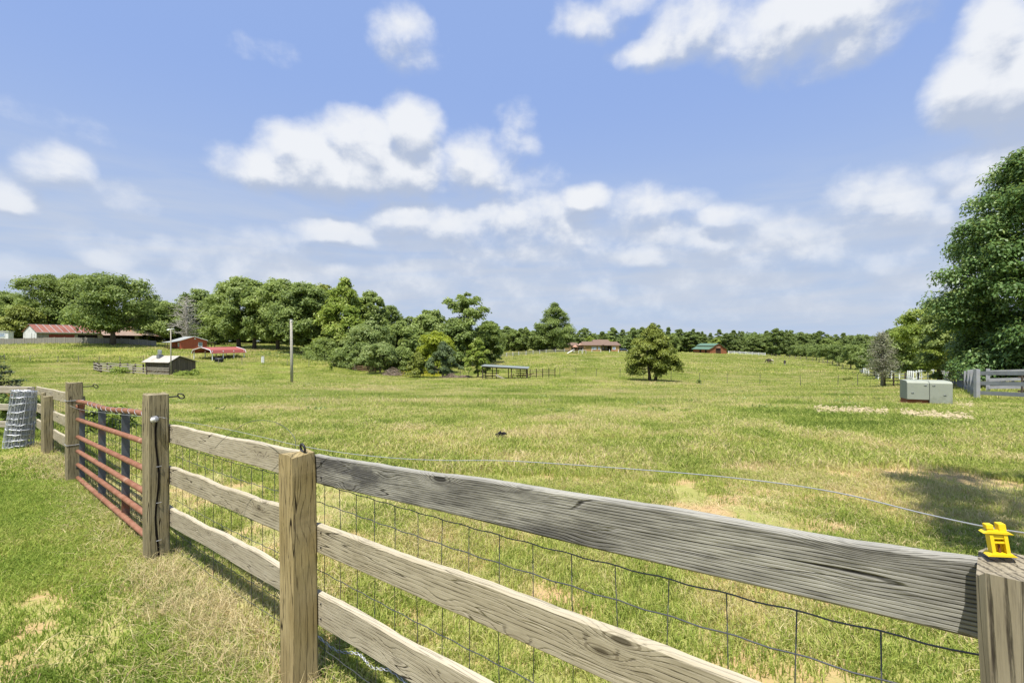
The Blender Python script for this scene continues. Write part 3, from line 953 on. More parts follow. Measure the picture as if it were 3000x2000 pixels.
def build_near_fence():
    t = thing('wooden_fence', 'weathered three rail fence with woven wire crossing the foreground', 'fence', P2)
    post(t, P2, 1.185, .12, .145, w_post_warm, FANG + .06, (R(2.0), R(.4)), 3, .012, 'tan post with worn rounded top and knots')
    post(t, P3, 1.325, .15, .15, w_post, FANG + .02, (R(.5), 0), 4, .008, 'thick brown post with a dark crack and white insulator')
    post(t, PR, 1.378, .15, .14, w_post_grey, FANG - .10, (R(2.2), R(-1)), 5, .006, 'grey grooved post close to the camera')
    off = BACK * .09
    a3, a2, ar = P3 + off, P2 + off, PR + off + FDIR * .05

    def at(p, z):
        return Vector((p.x, p.y, z))
    e = FDIR * .03
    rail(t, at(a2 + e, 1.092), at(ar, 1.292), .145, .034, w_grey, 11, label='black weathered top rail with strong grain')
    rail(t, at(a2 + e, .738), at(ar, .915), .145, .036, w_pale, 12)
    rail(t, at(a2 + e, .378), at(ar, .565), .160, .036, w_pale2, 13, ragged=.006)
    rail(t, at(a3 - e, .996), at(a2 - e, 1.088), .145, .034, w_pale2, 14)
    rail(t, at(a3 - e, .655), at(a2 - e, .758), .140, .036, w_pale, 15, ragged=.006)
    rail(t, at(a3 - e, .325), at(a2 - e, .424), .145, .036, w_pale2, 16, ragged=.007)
    # nail heads where the boards meet the middle post
    nl = m_plain('dark_nail', (.05, .045, .042), .6, .3, .5)
    for (pa, za_, sgn) in ((a2, 1.092, 1), (a2, .738, 1), (a2, .378, 1), (a2, 1.085, -1), (a2, .755, -1), (a2, .421, -1), (a3, .998, 1), (a3, .657, 1), (a3, .327, 1)):
        for dz in (-.035, .04):
            q = at(pa + FDIR * sgn * .105 + FNRM * .019, za_ + dz + .005 * sgn)
            MB().tube([q - FNRM * .006, q + FNRM * .002], .0042, 7).build('nail', nl, t, world=True)
    z0 = [1.0, .90, .79, .67, .54, .40, .27, .14, .03]
    wo = BACK * .125
    woven(t, P2 + wo, PR + wo + FDIR * .3, z0, [z + .19 for z in z0], .155, 1, rad=.0017)
    woven(t, P3 + wo, P2 + wo, [z - .09 for z in z0], z0, .155, 2, rad=.0016)
    # dark split running down the thick post, and its staples
    n2 = FDIR
    mb = MB()
    c0 = P3 + n2 * .0815
    pts = [c0 + FNRM * (.01 + .012 * math.sin(k * 1.1)) + Vector((0, 0, 1.16 - .115 * k)) for k in range(11)]
    for a, b in zip(pts, pts[1:]):
        mb.bar(a, b, .013, .006, n2)
    mb.build('crack', m_plain('split_wood', (.012, .01, .008), .9, .05), t, world=True)
    for k in (3.5, 6, 8.6):
        p = c0 + n2 * .004 + Vector((0, 0, 1.16 - .115 * k))
        MB().tube([p - FNRM * .018, p + n2 * .006, p + FNRM * .018], .0022, 5).build('staple', m_wire_b, t, world=True)
    return t


near_fence = build_near_fence()


def build_gate():
    t = thing('tube_gate', 'rusty red tube gate with six bars between two wooden posts', 'gate', P3 + (PG - P3) * .5)
    m, nt, b = new_mat('red_rusty_tube')
    co = N(nt, 'ShaderNodeTexCoord').outputs['Object']
    n = NOISE(nt, co, 7, 6, .65)
    c = MIX(nt, SMOOTH(nt, n, .35, .65), (.185, .078, .042), (.255, .122, .075))
    c = MIX(nt, SMOOTH(nt, NOISE(nt, co, 19, 5, .7), .54, .72), c, (.16, .06, .03))
    c = MIX(nt, SMOOTH(nt, NOISE(nt, co, 3, 5, .7), .58, .76), c, (.38, .24, .17))
    setcol(nt, b, c, .7, .25)
    m_blue = m_plain('blue_grey_steel', (.10, .115, .13), .6, .35, .2, .35, 4, (.22, .085, .04))
    a, d = P3 - FDIR * .10 + BACK * .02, PG + FDIR * .12 + BACK * .02
    za = [1.13, .896, .665, .464, .276, .09]
    zd = [.985, .765, .545, .365, .195, .03]
    for k in range(6):
        pts = []
        for i in range(13):
            s = i / 12
            p = a.lerp(d, s)
            pts.append(Vector((p.x, p.y, za[k] + (zd[k] - za[k]) * s + (.012 * math.sin(s * 9 + k) if k == 0 else 0))))
        MB().tube(pts, .024, 10).build('gate_bar', m, t, smooth=True, world=True)
    # flat uprights behind the bars
    for s in (.335, .645, .985):
        p = a.lerp(d, s) + BACK * .032
        zt = za[0] + (zd[0] - za[0]) * s
        MB().bar(p + Vector((0, 0, -.02 + .06 * (1 - s))), p + Vector((0, 0, zt)), .012, .065 if s < .9 else .05, BACK).build('upright', m_blue, t, world=True)
    # wire netting hung on the field side of the gate
    zs = [1.02, .9, .78, .66, .53, .40, .27, .14, .04]
    woven(t, a + BACK * .06, d + BACK * .06, zs, [z - .13 for z in zs], .16, 5, rad=.0018)
    # hinge and latch chain
    for z in (.95, .2):
        p = d + Vector((0, 0, z))
        mb = MB()
        mb.tube([p, p - FDIR * .14], .012, 8)
        mb.tube([p + Vector((0, 0, -.03)), p + Vector((0, 0, .03))], .02, 8)
        mb.build('hinge', m_blue, t, smooth=True, world=True)
    # loose wire wound round the top bar
    pts = []
    for i in range(120):
        s = i / 119
        p = a.lerp(d, .02 + .80 * s)
        th = i * .62
        pts.append(Vector((p.x, p.y, za[0] + (zd[0] - za[0]) * (.02 + .8 * s) + .012 * math.sin((.02 + .8 * s) * 9))) + FNRM * .0265 * math.cos(th) + Vector((0, 0, .0265 * math.sin(th))))
    strand(t, pts, .0022, m_wire_b, 'winding', 4)
    return t


build_gate()


def build_far_left_fence():
    t = thing('wooden_fence', 'brown plank fence left of the rusty gate, meeting a corner', 'fence', PG)
    post(t, PG, 1.225, .155, .155, w_post, FANG, (R(.3), 0), 21, .008, 'squared brown gate post with wire ties')
    post(t, PL + FNRM * .02, .93, .14, .05, w_post, FANG, (0, 0), 22, .006)
    post(t, PL + FDIR * .15 + BACK * .02, .88, .12, .12, w_post, FANG, (0, 0), 23, .006)
    post(t, PC, .90, .12, .12, w_farpost, FANG, (0, 0), 24, .006)
    for k, (z0, z1) in enumerate(((.97, .86), (.62, .54), (.33, .25))):
        g = PG + BACK * .09
        c = PC + BACK * .09
        rail(t, Vector((g.x, g.y, z0)), Vector((c.x, c.y, z1 - .02)), .15, .035, w_pale, 30 + k, 20)
    zs = [.95, .8, .65, .5, .35, .2, .08]
    woven(t, PG + BACK * .13, PC + BACK * .13, zs, [z - .1 for z in zs], .16, 8, rad=.002)
    # wire ties round the gate post
    for z in (1.03, .47):
        pts = [PG + Vector((0, 0, z)) + (FDIR * math.cos(q * math.pi / 2 + .785) + FNRM * math.sin(q * math.pi / 2 + .785)) * .113 for q in range(5)]
        MB().tube(pts, .004, 5).build('wire_tie', m_wire_b, t, world=True)
    # the return of the fence running off to the left
    e = thing('wooden_fence', 'grey plank fence running left from the corner behind the wire roll', 'fence', PC)
    d2 = Vector((-.98, .10, 0)).normalized()
    for k, (z, h) in enumerate(((.845, .13), (.52, .12), (.2, .12))):
        a = PC + BACK * .0 - d2 * .05
        b = PC + d2 * 4.2
        rail(e, Vector((a.x, a.y, z)), Vector((b.x, b.y, z + .05)), h, .035, w_farpost, 40 + k, 20)
    for s, w in ((1.15, .13), (1.5, .12), (3.2, .13)):
        p = PC + d2 * s + Vector((0, .09, 0))
        p.z = gz(p.x, p.y)
        post(e, p, .86, w, .09, w_farpost, 0.1, (0, 0), int(50 + s * 10), .006)
    # roll of woven wire leaning on the corner
    rr = random.Random(2)
    base = G(62, 8.05)
    w = thing('wire_roll', 'roll of galvanised woven fence wire standing at the fence corner', 'wire roll', base, 0)
    mb_core = MB()
    hgt = .97
    for lay_ in range(5):
        r0 = .155 - lay_ * .02
        mb = MB()
        for k in range(11):
            z = hgt * (k / 10) ** 1.15
            pts = []
            for q in range(25):
                th = q / 24 * 2 * math.pi
                rad = r0 * (1.22 - .22 * z / hgt) + rr.uniform(-.012, .012)
                pts.append((rad * math.cos(th) - .10 * (1 - z / hgt) + .05, rad * math.sin(th), max(.01, z + .02 * math.sin(th + k) + rr.uniform(-.012, .012))))
            mb.tube(pts, .0055, 4)
        for q in range(17):
            th = q / 17 * 2 * math.pi + lay_ * .2
            pts = []
            for k in range(8):
                z = hgt * k / 7
                rad = r0 * (1.22 - .22 * z / hgt) + rr.uniform(-.01, .01)
                pts.append((rad * math.cos(th + .03 * k) - .10 * (1 - z / hgt) + .05, rad * math.sin(th + .03 * k), z))
            mb.tube(pts, .005, 4)
        mb.build('wire_layer', m_plain('roll_wire', (.42, .44, .47), .5, .4, .3, .3, 20) if lay_ == 0 else bpy.data.materials['roll_wire'], w)


build_far_left_fence()


def build_fence_fittings():
    # yellow insulator standing on the nearest post
    top = Vector((.832, .815, 1.386))
    t = thing('insulator', 'bright yellow plastic insulator standing on the nearest post', 'insulator', top, R(-24))
    t.scale = (.80, .80, .84)
    tilt = Euler((R(-4), R(-7), 0)).to_matrix().to_4x4()
    pr = [(-.024, 0), (.024, 0), (.017, .006), (-.017, .006)]
    MB().prism(pr, .03).build('foot', m_yellow, t, bevel=.0008, m=tilt @ Matrix.Translation((0, -.015, 0)))
    body = MB()
    for sx in (-1, 1):
        body.box((sx * .0115, 0, .024), (.006, .022, .038))
    body.box((0, .006, .024), (.018, .003, .036))
    body.box((0, 0, .038), (.018, .018, .008)); body.box((0, -.002, .027), (.018, .016, .003))
    body.build('body', m_yellow, t, m=tilt)
    MB().prism([(-.025, .045), (.025, .043), (.015, .049), (-.015, .050)], .026).build('collar', m_yellow, t, bevel=.0006, m=tilt @ Matrix.Translation((0, -.013, 0)))
    jaw = MB()
    jaw.box((-.011, 0, .057), (.012, .018, .009)); jaw.box((.009, 0, .056), (.012, .020, .015))
    jaw.box((-.002, -.006, .0505), (.03, .004, .003))
    jaw.build('jaw', m_yellow, t, bevel=.0008, m=tilt)
    nail = MB().tube([(0, -.003, .004), (0, -.003, .022)], .0022, 6)
    nail.build('nail', m_plain('rusty_nail', (.20, .08, .03), .8, .2, .3), t, m=tilt)

    # black ring insulators
    def ring(label, p, ax, r=.022, th=.007):
        q = thing('insulator', label, 'insulator', p, 0, None)
        ax = Vector(ax).normalized()
        a = ax.cross(Vector((0, 0, 1))).normalized()
        b = a.cross(ax)
        pts = [a * r * math.cos(k / 14 * 6.283) + b * r * math.sin(k / 14 * 6.283) + ax * .004 * math.sin(k / 14 * 6.283) for k in range(15)]
        MB().tube(pts, th * .5, 7).build('ring', m_black, q, smooth=True)
        return q
    i2 = ring('black ring insulator on top of the worn middle post', P2 + Vector((.03, 0, 1.20)), FNRM, .022, .012)
    MB().tube([(0, 0, -.022), (0, 0, -.05)], .005, 6).build('shank', m_black, i2)
    q = P3 + BACK * .16 + FDIR * .05
    i3 = ring('black loop insulator sticking out behind the cracked post', Vector((q.x, q.y, 1.30)), (0, 1, .9), .026, .010)
    MB().tube([Vector((0, 0, 0)) - FDIR * .0 + FNRM * .02, FNRM * .10], .006, 6).build('shank', m_black, i3)
    q = PG + BACK * .2 + FDIR * .06
    i4 = ring('black loop insulator sticking out behind the gate post', Vector((q.x, q.y, 1.17)), (0, 1, .9), .03, .011)
    MB().tube([FNRM * .025, FNRM * .13], .006, 6).build('shank', m_black, i4)
    # white insulator with wire wound on the thick post
    w = thing('insulator', 'small white spool insulator wound with wire on the cracked post', 'insulator', P3 + FDIR * .09 + FNRM * .03 + Vector((0, 0, 1.135)))
    MB().tube([(-.0, -.03, 0), (0, -.02, .0), (0, .02, .0), (0, .03, 0)], [.010, .016, .016, .010], 10).build('spool', m_white_p, w, smooth=True)
    mb = MB()
    for k in range(3):
        mb.tube([(.023 * math.cos(j / 12 * 6.283), -.012 + k * .012, .023 * math.sin(j / 12 * 6.283)) for j in range(13)], .003, 5)
    mb.build('winding', m_wire_b, w)

    # the live wire along the top, with its springy kinks
    def px(x, y, D):
        return Vector(((x - 1500) / F * D, D, H - (y - 1000) / F * D))

    def smooth_path(pts, n=10):
        out = []
        P = [pts[0]] + pts + [pts[-1]]
        for i in range(1, len(P) - 2):
            for k in range(n):
                out.append(_cr(P[i - 1], P[i], P[i + 1], P[i + 2], k / n))
        return out + [pts[-1]]
    pts = [px(500, 1228, 4.0), px(640, 1252, 3.4), px(760, 1278, 2.85), px(868, 1303, 2.47), px(1000, 1325, 2.33), px(1150, 1341, 2.2), px(1300, 1348, 2.05), px(1500, 1350, 1.88), px(1900, 1377, 1.53),
           px(2200, 1405, 1.30), px(2450, 1442, 1.12), px(2700, 1502, .96), px(2880, 1541, .86), px(3010, 1562, .80), px(3250, 1600, .70)]
    o = MB().tube(smooth_path(pts), .0015, 6).build('fence_wire', m_wire_b, None, smooth=True)
    tag(o, 'silver electric fence wire bowing above the top rail', 'wire')
    pts = [px(866, 1312, 2.45), px(864, 1285, 2.47), px(845, 1260, 2.5), px(815, 1240, 2.55), px(775, 1231, 2.6), px(730, 1236, 2.66), px(690, 1258, 2.72), px(650, 1290, 2.8), px(630, 1312, 2.82)]
    o = MB().tube(smooth_path(pts), .0014, 6).build('fence_wire', m_wire, None, smooth=True)
    tag(o, 'loose wire end curling in an arc above the rail', 'wire')
    pts = [px(205, 1188, 5.9), px(240, 1200, 5.6), px(320, 1210, 4.8), px(400, 1218, 4.1), px(470, 1222, 3.78), px(492, 1226, 3.8)]
    o = MB().tube(smooth_path(pts), .0016, 6).build('fence_wire', m_wire_b, None, smooth=True)
    tag(o, 'thin wire strung over the gate from post to post', 'wire')
    pts = [px(245, 1143, 5.9), px(255, 1150, 5.7), px(248, 1185, 5.8), px(240, 1236, 5.9)]
    # fallen twisted wire lying behind the lowest rail
    pts = [G(925, 2.75, .06), G(985, 2.62, .05), G(1050, 2.56, .07), G(1090, 2.5, .04), G(1150, 2.45, .05), G(1230, 2.3, .03)]
    a, b = [], []
    for i, p in enumerate(smooth_path(pts, 12)):
        a.append(p + Vector((0, .006 * math.cos(i), .006 * math.sin(i))))
        b.append(p - Vector((0, .006 * math.cos(i), .006 * math.sin(i))))
    o = MB().tube(a, .003, 4).tube(b, .003, 4).build('barbed_wire', m_wire_b, None, smooth=True)
    tag(o, 'length of twisted wire lying behind the lowest rail', 'wire')


build_fence_fittings()


# ------------------------------------------------------------------ utility cabinet
def build_cabinet():
    g = G(2738, 16.0)
    t = thing('utility_cabinet', 'pale green metal utility cabinet standing low in the grass', 'utility cabinet', (g.x, g.y + .35, g.z + .03), R(-20))
    mg = m_plain('pale_green_paint', (.29, .31, .25), .5, .35, 0, .10, 3, (.22, .235, .18))
    mr = m_plain('rusty_brown', (.23, .10, .05), .8, .15, 0, .35, 8)
    W, D, Hh = 1.24, .60, .80

    def half(x0, x1, z0, name):
        prof = [(-D / 2, z0), (-D / 2, Hh - .07), (-D / 2 + .06, Hh - .012), (-D / 2 + .13, Hh), (D / 2, Hh + .01), (D / 2, z0)]
        n = len(prof)
        vs = [(x0, y, z) for y, z in prof] + [(x1, y, z) for y, z in prof]
        fs = [tuple(range(n)), tuple(range(2 * n - 1, n - 1, -1))] + [(i, i + n, (i + 1) % n + n, (i + 1) % n) for i in range(n)]
        return MB().add(vs, fs).build(name, mg, t, bevel=.008)
    half(-W / 2, -.012, .17, 'door')
    half(.002, W / 2, .055, 'door')
    MB().box((-W / 4 - .002, .02, .10), (W / 2 - .03, D - .08, .14)).build('plinth', mr, t)
    MB().box((0, 0, .015), (W + .06, D + .06, .05)).build('base_frame', mr, t, bevel=.01)
    for x, z in ((-W / 4 - .16, .40), (W / 4 + .10, .35), (W / 4 - .2, .66), (-.12, .66)):
        mb = MB()
        mb.box((x, -D / 2 - .008, z), (.075, .014, .02)).box((x + .02, -D / 2 - .014, z + .012), (.03, .012, .018))
        mb.build('latch', m_wire_b, t)
    # straw and gravel strips in the grass before it
    ms = m_plain('bleached_straw', (.42, .35, .22), .9, .05, 0, .25, 9)
    r = random.Random(4)
    for lab, strips in (('strip of pale straw and gravel in the grass before the green cabinet', ((2385, 2600, 1203, 1212), (2640, 2850, 1215, 1232))), ('patch of pale gravel beside the green cabinet', ((2795, 2850, 1183, 1192),))):
        mb = MB()
        for x0, x1, y0, y1 in strips:
            for _ in range(520 if x1 - x0 > 100 else 110):
                s = r.random()
                x = x0 + (x1 - x0) * s
                y = y0 + (y1 - y0) * s + r.gauss(0, 5.0)
                # distance at which the ground is seen on that row
                D_ = 15.0
                for _k in range(6):
                    D_ = F * (H - gz((x - 1500) / F * D_, D_)) / (y - 1000)
                p = G(x, D_, r.uniform(.02, .09))
                a = r.uniform(0, 3.14)
                l, w_ = r.uniform(.03, .09), r.uniform(.012, .03)
                d = Vector((math.cos(a), math.sin(a), r.uniform(-.3, .3))) * l
                e = Vector((-math.sin(a), math.cos(a), r.uniform(-.2, .2))) * w_
                mb.add([p - d, p - e + Vector((0, 0, .01)), p + d, p + e + Vector((0, 0, .02)), p + Vector((0, 0, .035))], [(0, 1, 4), (1, 2, 4), (2, 3, 4), (3, 0, 4)])
        o = mb.build('gravel', ms)
        tag(o, lab, 'gravel', kind='stuff')


build_cabinet()

# dark clod in the field
def build_clod():
    r = random.Random(5)
    g = G(1472, 9.4)
    bm = bmesh.new()
    for _ in range(9):
        m = Matrix.Translation((r.uniform(-.11, .11), r.uniform(-.06, .06), r.uniform(0, .06))) @ Euler((r.random() * 3, r.random() * 3, r.random() * 3)).to_matrix().to_4x4() @ Matrix.Diagonal((r.uniform(.04, .1), .04, .03, 1))
        bmesh.ops.create_icosphere(bm, subdivisions=1, radius=1, matrix=m)
    me = bpy.data.meshes.new('dung_heap')
    bm.to_mesh(me)
    bm.free()
    o = obj('dung_heap', me, None, Matrix.Translation(g + Vector((0, 0, .05))), m_plain('dark_dung', (.02, .019, .022), .9, .1, 0, .4, 20))
    tag(o, 'small black clod lying alone in the grass of the field', 'dung')


build_clod()

# ------------------------------------------------------------------ buildings of the farm
s_red = m_siding('red_painted_boards', (.42, .115, .068), (.48, .145, .088), .25, 0, (.26, .065, .04), .06, .2)
s_dark = m_siding('dark_weathered_boards', (.085, .07, .055), (.19, .155, .12), .22, 0, (.02, .017, .014), .12, .6)
s_grey = m_siding('grey_barn_boards', (.24, .225, .20), (.36, .34, .31), .3, 0, (.06, .055, .05), .08, .5)
s_barn = m_siding('brown_red_barn_boards', (.235, .088, .045), (.30, .12, .062), .3, 0, (.10, .035, .02), .08, .3)
s_tan = m_siding('tan_house_siding', (.30, .215, .085), (.36, .26, .11), .2, 2, (.14, .10, .045), .10, .1)
s_stock = m_siding('weathered_stockade', (.20, .19, .165), (.33, .31, .275), .15, 0, (.05, .045, .04), .12, .4)
m_white = m_plain('white_paint', (.74, .75, .74), .55, .3, 0, .06, 3)
m_whitetrim = m_plain('white_trim', (.78, .80, .82), .45, .4, 0, .05, 3)
m_glass = m_plain('window_glass', (.09, .115, .15), .12, .6, 0, .2, 2)
m_glassp = m_plain('pale_blue_glass', (.25, .33, .44), .15, .6, 0, .2, 2)
m_greytin = m_plain('grey_tin_roof', (.38, .40, .385), .45, .4, .25, .12, 2, (.38, .36, .33))
m_paleroof = m_plain('pale_felt_roof', (.38, .355, .31), .85, .15, 0, .18, 1.5, (.27, .25, .21))
m_redtin = m_plain('red_carport_roof', (.36, .098, .078), .4, .4, .1, .08, 1)
m_green = m_plain('green_tin_roof', (.105, .185, .115), .42, .4, .15, .12, .6)
m_shingle = m_plain('brown_red_shingles', (.165, .115, .090), .9, .1, 0, .18, 1.2)
m_brick = m_plain('red_brick', (.36, .16, .10), .9, .1, 0, .2, 6)
m_dark = m_plain('dark_opening', (.022, .016, .014), .9, .05, 0, .3, 2)
m_darkwood = m_plain('dark_timber', (.075, .06, .047), .85, .1, 0, .4, 5)
m_brown = m_plain('brown_timber', (.19, .125, .075), .85, .1, 0, .3, 5)
m_greywood = m_plain('silvery_timber', (.33, .30, .25), .85, .1, 0, .3, 5)
m_conc = m_plain('concrete', (.42, .41, .38), .9, .1, 0, .15, 3)
m_steel = m_plain('galvanised_steel', (.44, .46, .48), .4, .5, .4, .15, 3)
m_red = m_plain('dark_red_paint', (.22, .04, .03), .6, .3, 0, .2, 3)


def m_rust_roof():
    m, nt, b = new_mat('rusty_tin_roof')
    co = N(nt, 'ShaderNodeTexCoord').outputs['Object']
    r = N(nt, 'ShaderNodeObjectInfo').outputs['Random']
    n = NOISE(nt, VMUL(nt, co, (1.1, .35, 1)), 1.2, 6, .65)
    c = MIX(nt, SMOOTH(nt, M(nt, 'MULTIPLY_ADD', r, .25, n), .35, .75), (.17, .052, .036), (.25, .105, .072))
    c = MIX(nt, M(nt, 'MULTIPLY', SMOOTH(nt, NOISE(nt, VMUL(nt, co, (1, .5, 1)), 1.7, 6, .7), .57, .72), .8), c, (.40, .35, .32))
    setcol(nt, b, c, .7, .25)
    x = N(nt, 'ShaderNodeSeparateXYZ', {0: co}).outputs[0]
    bump(nt, b, M(nt, 'SINE', M(nt, 'MULTIPLY', x, 24)), .5, .02)
    return m


m_rusty = m_rust_roof()


def window(parent, x, y, z, w, h, wallside=(0, -1), frame=None, glass=None, mull=True):
    """frame with pane and glazing bars on a wall whose outside is wallside (local)"""
    frame, glass = frame or m_whitetrim, glass or m_glassp
    nx, ny = wallside
    ax = Vector((-ny, nx, 0))
    o = Vector((x, y, z))
    n = Vector((nx, ny, 0))
    fw = .10
    mb = MB()
    for s in (-1, 1):
        mb.bar(o + ax * s * (w / 2 - fw / 2) + Vector((0, 0, -h / 2)), o + ax * s * (w / 2 - fw / 2) + Vector((0, 0, h / 2)), .09, fw, n)
        mb.bar(o - ax * (w / 2 - fw) + Vector((0, 0, s * (h / 2 - fw / 2))), o + ax * (w / 2 - fw) + Vector((0, 0, s * (h / 2 - fw / 2))), .085, fw, (0, 0, 1))
    if mull:
        mb.bar(o - ax * (w / 2 - fw), o + ax * (w / 2 - fw), .06, .05, (0, 0, 1))
    f = mb.build('window', frame, parent)
    d = w / 2 - fw
    q = h / 2 - fw
    MB().sheet(o - ax * d + Vector((0, 0, -q)) + n * .005, o + ax * d + Vector((0, 0, -q)) + n * .005, o + ax * d + Vector((0, 0, q)) + n * .005, o - ax * d + Vector((0, 0, q)) + n * .005, .02).build('pane', glass, f)
    return f


def gable_walls(mb, W, L, eave, apex, ax=None, eave_r=None, y0=0):
    """closed wall body: gable profile in x, running back along y; ax: where the ridge is"""
    ax = W / 2 if ax is None else ax
    er = eave if eave_r is None else eave_r
    mb.prism([(0, -.4), (W, -.4), (W, er), (ax, apex), (0, eave)], L)
    if y0:
        k = len(mb.v) - 10
        mb.v[k:] = [(x, y + y0, z) for x, y, z in mb.v[k:]]
    return mb


def slope(parent, name, mat, x0, z0, x1, z1, y0, y1, t=.08, over=.35, n=1, lift=.03, xover=.0):
    """roof slope from ridge (x0,z0) to eave (x1,z1), running y0..y1, in n strips"""
    d = Vector((x1 - x0, 0, z1 - z0))
    u = d.normalized()
    e = Vector((x1, 0, z1)) + u * over
    up = Vector((-u.z, 0, u.x))
    if up.z < 0:
        up = -up
    out = []
    for k in range(n):
        ya, yb = y0 + (y1 - y0) * k / n, y0 + (y1 - y0) * (k + 1) / n - (.012 if n > 1 else 0)
        lf = lift + t + (.015 * (k % 2) if n > 1 else 0)
        a = Vector((x0, ya, z0)) + up * lf
        b = Vector((e.x, ya, e.z)) + up * lf
        c = Vector((e.x, yb, e.z)) + up * lf
        dd = Vector((x0, yb, z0)) + up * lf
        if (b - a).cross(dd - a).z < 0:
            a, b, c, dd = a, dd, c, b
        out.append(MB().sheet(a, b, c, dd, t).build(name, mat, parent))
    return out


def build_shed():
    g = G(497, 75)
    t = thing('wooden_shed', 'small dark plank shed with a pale lopsided roof in the left pasture', 'shed', g, R(70))
    W, L = 4.2, 5.6
    wl = gable_walls(MB(), W, L, 2.0, 2.78, 1.35, 1.85).build('wall', s_dark, t)
    # single planks of the gable, a little proud and uneven
    r = random.Random(8)
    for k in range(15):
        x = W * (k + .5) / 15
        zt = (2.0 + .78 * x / 1.35) if x < 1.35 else 2.78 - .93 * (x - 1.35) / 2.85
        MB().box((x, -.03 - r.random() * .015, zt / 2 - .1), (W / 15 - .02, .03, zt + .02 + r.uniform(-.06, .02))).build('plank', s_dark, t)
    for k in range(18):
        y = L * (k + .5) / 18
        MB().box((-.03 - r.random() * .015, y, .92), (.03, L / 18 - .025, 2.05 + r.uniform(-.08, .02))).build('plank', s_dark, t)
    slope(t, 'roof', m_paleroof, 1.35, 2.78, 0, 2.0, -.35, L + .3, .07, .45)
    slope(t, 'roof', m_paleroof, 1.35, 2.78, W, 1.85, -.35, L + .3, .07, .25)
    MB().bar((.02, -.07, 0), (.02, -.07, 2.02), .1, .1).build('corner_post', m_greywood, t)
    # roof vent with a spiral stack
    v = MB().box((.75, 3.4, 2.75), (.62, .62, .6)).build('vent', m_plain('vent_grey', (.17, .18, .19), .6, .3), t)
    MB().tube([(.75, 3.4, 3.05), (.75, 3.4, 3.7)], .22, 10).build('stack', m_steel, v)
    mb = MB()
    mb.tube([(.75 + .27 * math.cos(k * .6), 3.4 + .27 * math.sin(k * .6), 3.1 + .012 * k) for k in range(60)], .035, 5)
    mb.build('coil', m_steel, v)
    # boards leaning and lying by the corner
    q = thing('board_pile', 'loose grey boards leaning and lying before the plank shed', 'boards', G(478, 73.6))
    for k in range(7):
        a = Vector((r.uniform(-2.4, 1), r.uniform(-.5, .5), .08))
        b = a + Vector((r.uniform(.8, 2.2), r.uniform(-.4, .4), r.uniform(.0, .9)))
        MB().bar(a, b, .16, .05).build('board', m_greywood, q)


build_shed()


def rail_fence(name, label, cat, corners, hts, rail_h, post_h, step, mat, pmat=None, post_w=.14, thick=.05, group=None, z_off=0, jitter=.0, postname='post', seed=1, railname='rail'):
    """posts and rails along a line of ground points"""
    pmat = pmat or mat
    r = random.Random(seed)
    t = thing(name, label, cat, corners[0], 0, group)
    pme = {}
    for a, b in zip(corners, corners[1:]):
        L = (b - a).length
        n = max(1, round(L / step))
        d = (b - a).normalized()
        ang = math.atan2(d.y, d.x)
        pts = []
        for i in range(n + 1):
            p = a.lerp(b, i / n)
            p = Vector((p.x, p.y, gz(p.x, p.y) + z_off))
            pts.append(p)
            ph = post_h + r.uniform(-1, 1) * jitter
            if (round(ph, 1)) not in pme:
                pme[round(ph, 1)] = MB().box((0, 0, ph / 2 - .15), (post_w, post_w, ph + .3)).mesh(postname, pmat)
            if i < n or b is corners[-1]:
                obj(postname, pme[round(ph, 1)], t, Matrix.Translation(p - corners[0]) @ Matrix.Rotation(ang, 4, 'Z'))
        for i in range(n):
            for h in hts:
                j1, j2 = r.uniform(-1, 1) * jitter, r.uniform(-1, 1) * jitter
                off = Vector((-d.y, d.x, 0)) * (-post_w / 2 - thick / 2 - .004)
                if off.dot(Vector((0, -1, 0))) < 0:
                    off = -off
                e = d * .02
                MB().bar(pts[i] + off + e + Vector((0, 0, h + j1)), pts[i + 1] + off - e + Vector((0, 0, h + j2)), thick, rail_h).build(railname, mat, t, world=True)
    return t


def wire_fence(label, pts, step, h, mat, pr=.035, wires=(.3, .6, .9, 1.15), jit=.1, seed=1, wmat=None, wr=.006):
    r = random.Random(seed)
    t = thing('wire_fence', label, 'fence', pts[0])
    me = MB().tube([(0, 0, -.3), (0, 0, h)], [pr, pr * .85], 6).mesh('post', mat)
    ps = []
    for a, b in zip(pts, pts[1:]):
        n = max(1, round((b - a).length / step))
        for i in range(n + (b is pts[-1])):
            p = a.lerp(b, (i + (r.uniform(-.08, .08) if 0 < i < n else 0)) / n)
            ps.append(Vector((p.x, p.y, gz(p.x, p.y))))
    for p in ps:
        k = r.uniform(1 - jit, 1 + jit)
        obj('post', me, t, Matrix.Translation(p - pts[0]) @ Euler((r.uniform(-.04, .04), r.uniform(-.04, .04), 0)).to_matrix().to_4x4() @ Matrix.Diagonal((1, 1, k, 1)))
    for w in wires:
        path = []
        for a, b in zip(ps, ps[1:]):
            for k in range(3):
                q = a.lerp(b, k / 3)
                path.append(Vector((q.x, q.y, q.z + w - .02 * math.sin(k / 3 * 3.14))))
        path.append(ps[-1] + Vector((0, 0, w)))
        strand(t, path, wr, wmat or m_wire, n=3)
    return t


# pen of split rails beside the shed
rail_fence('rail_pen', 'pen of sagging grey split rails beside the dark plank shed', 'fence', [G(420, 76), G(352, 79), G(276, 78), G(296, 72.5), G(352, 71.5), G(430, 71.5), G(496, 73)], (.35, .75, 1.15), .15, 1.35, 2.2, m_greywood, m_darkwood, .17, .05, jitter=.12, seed=5)


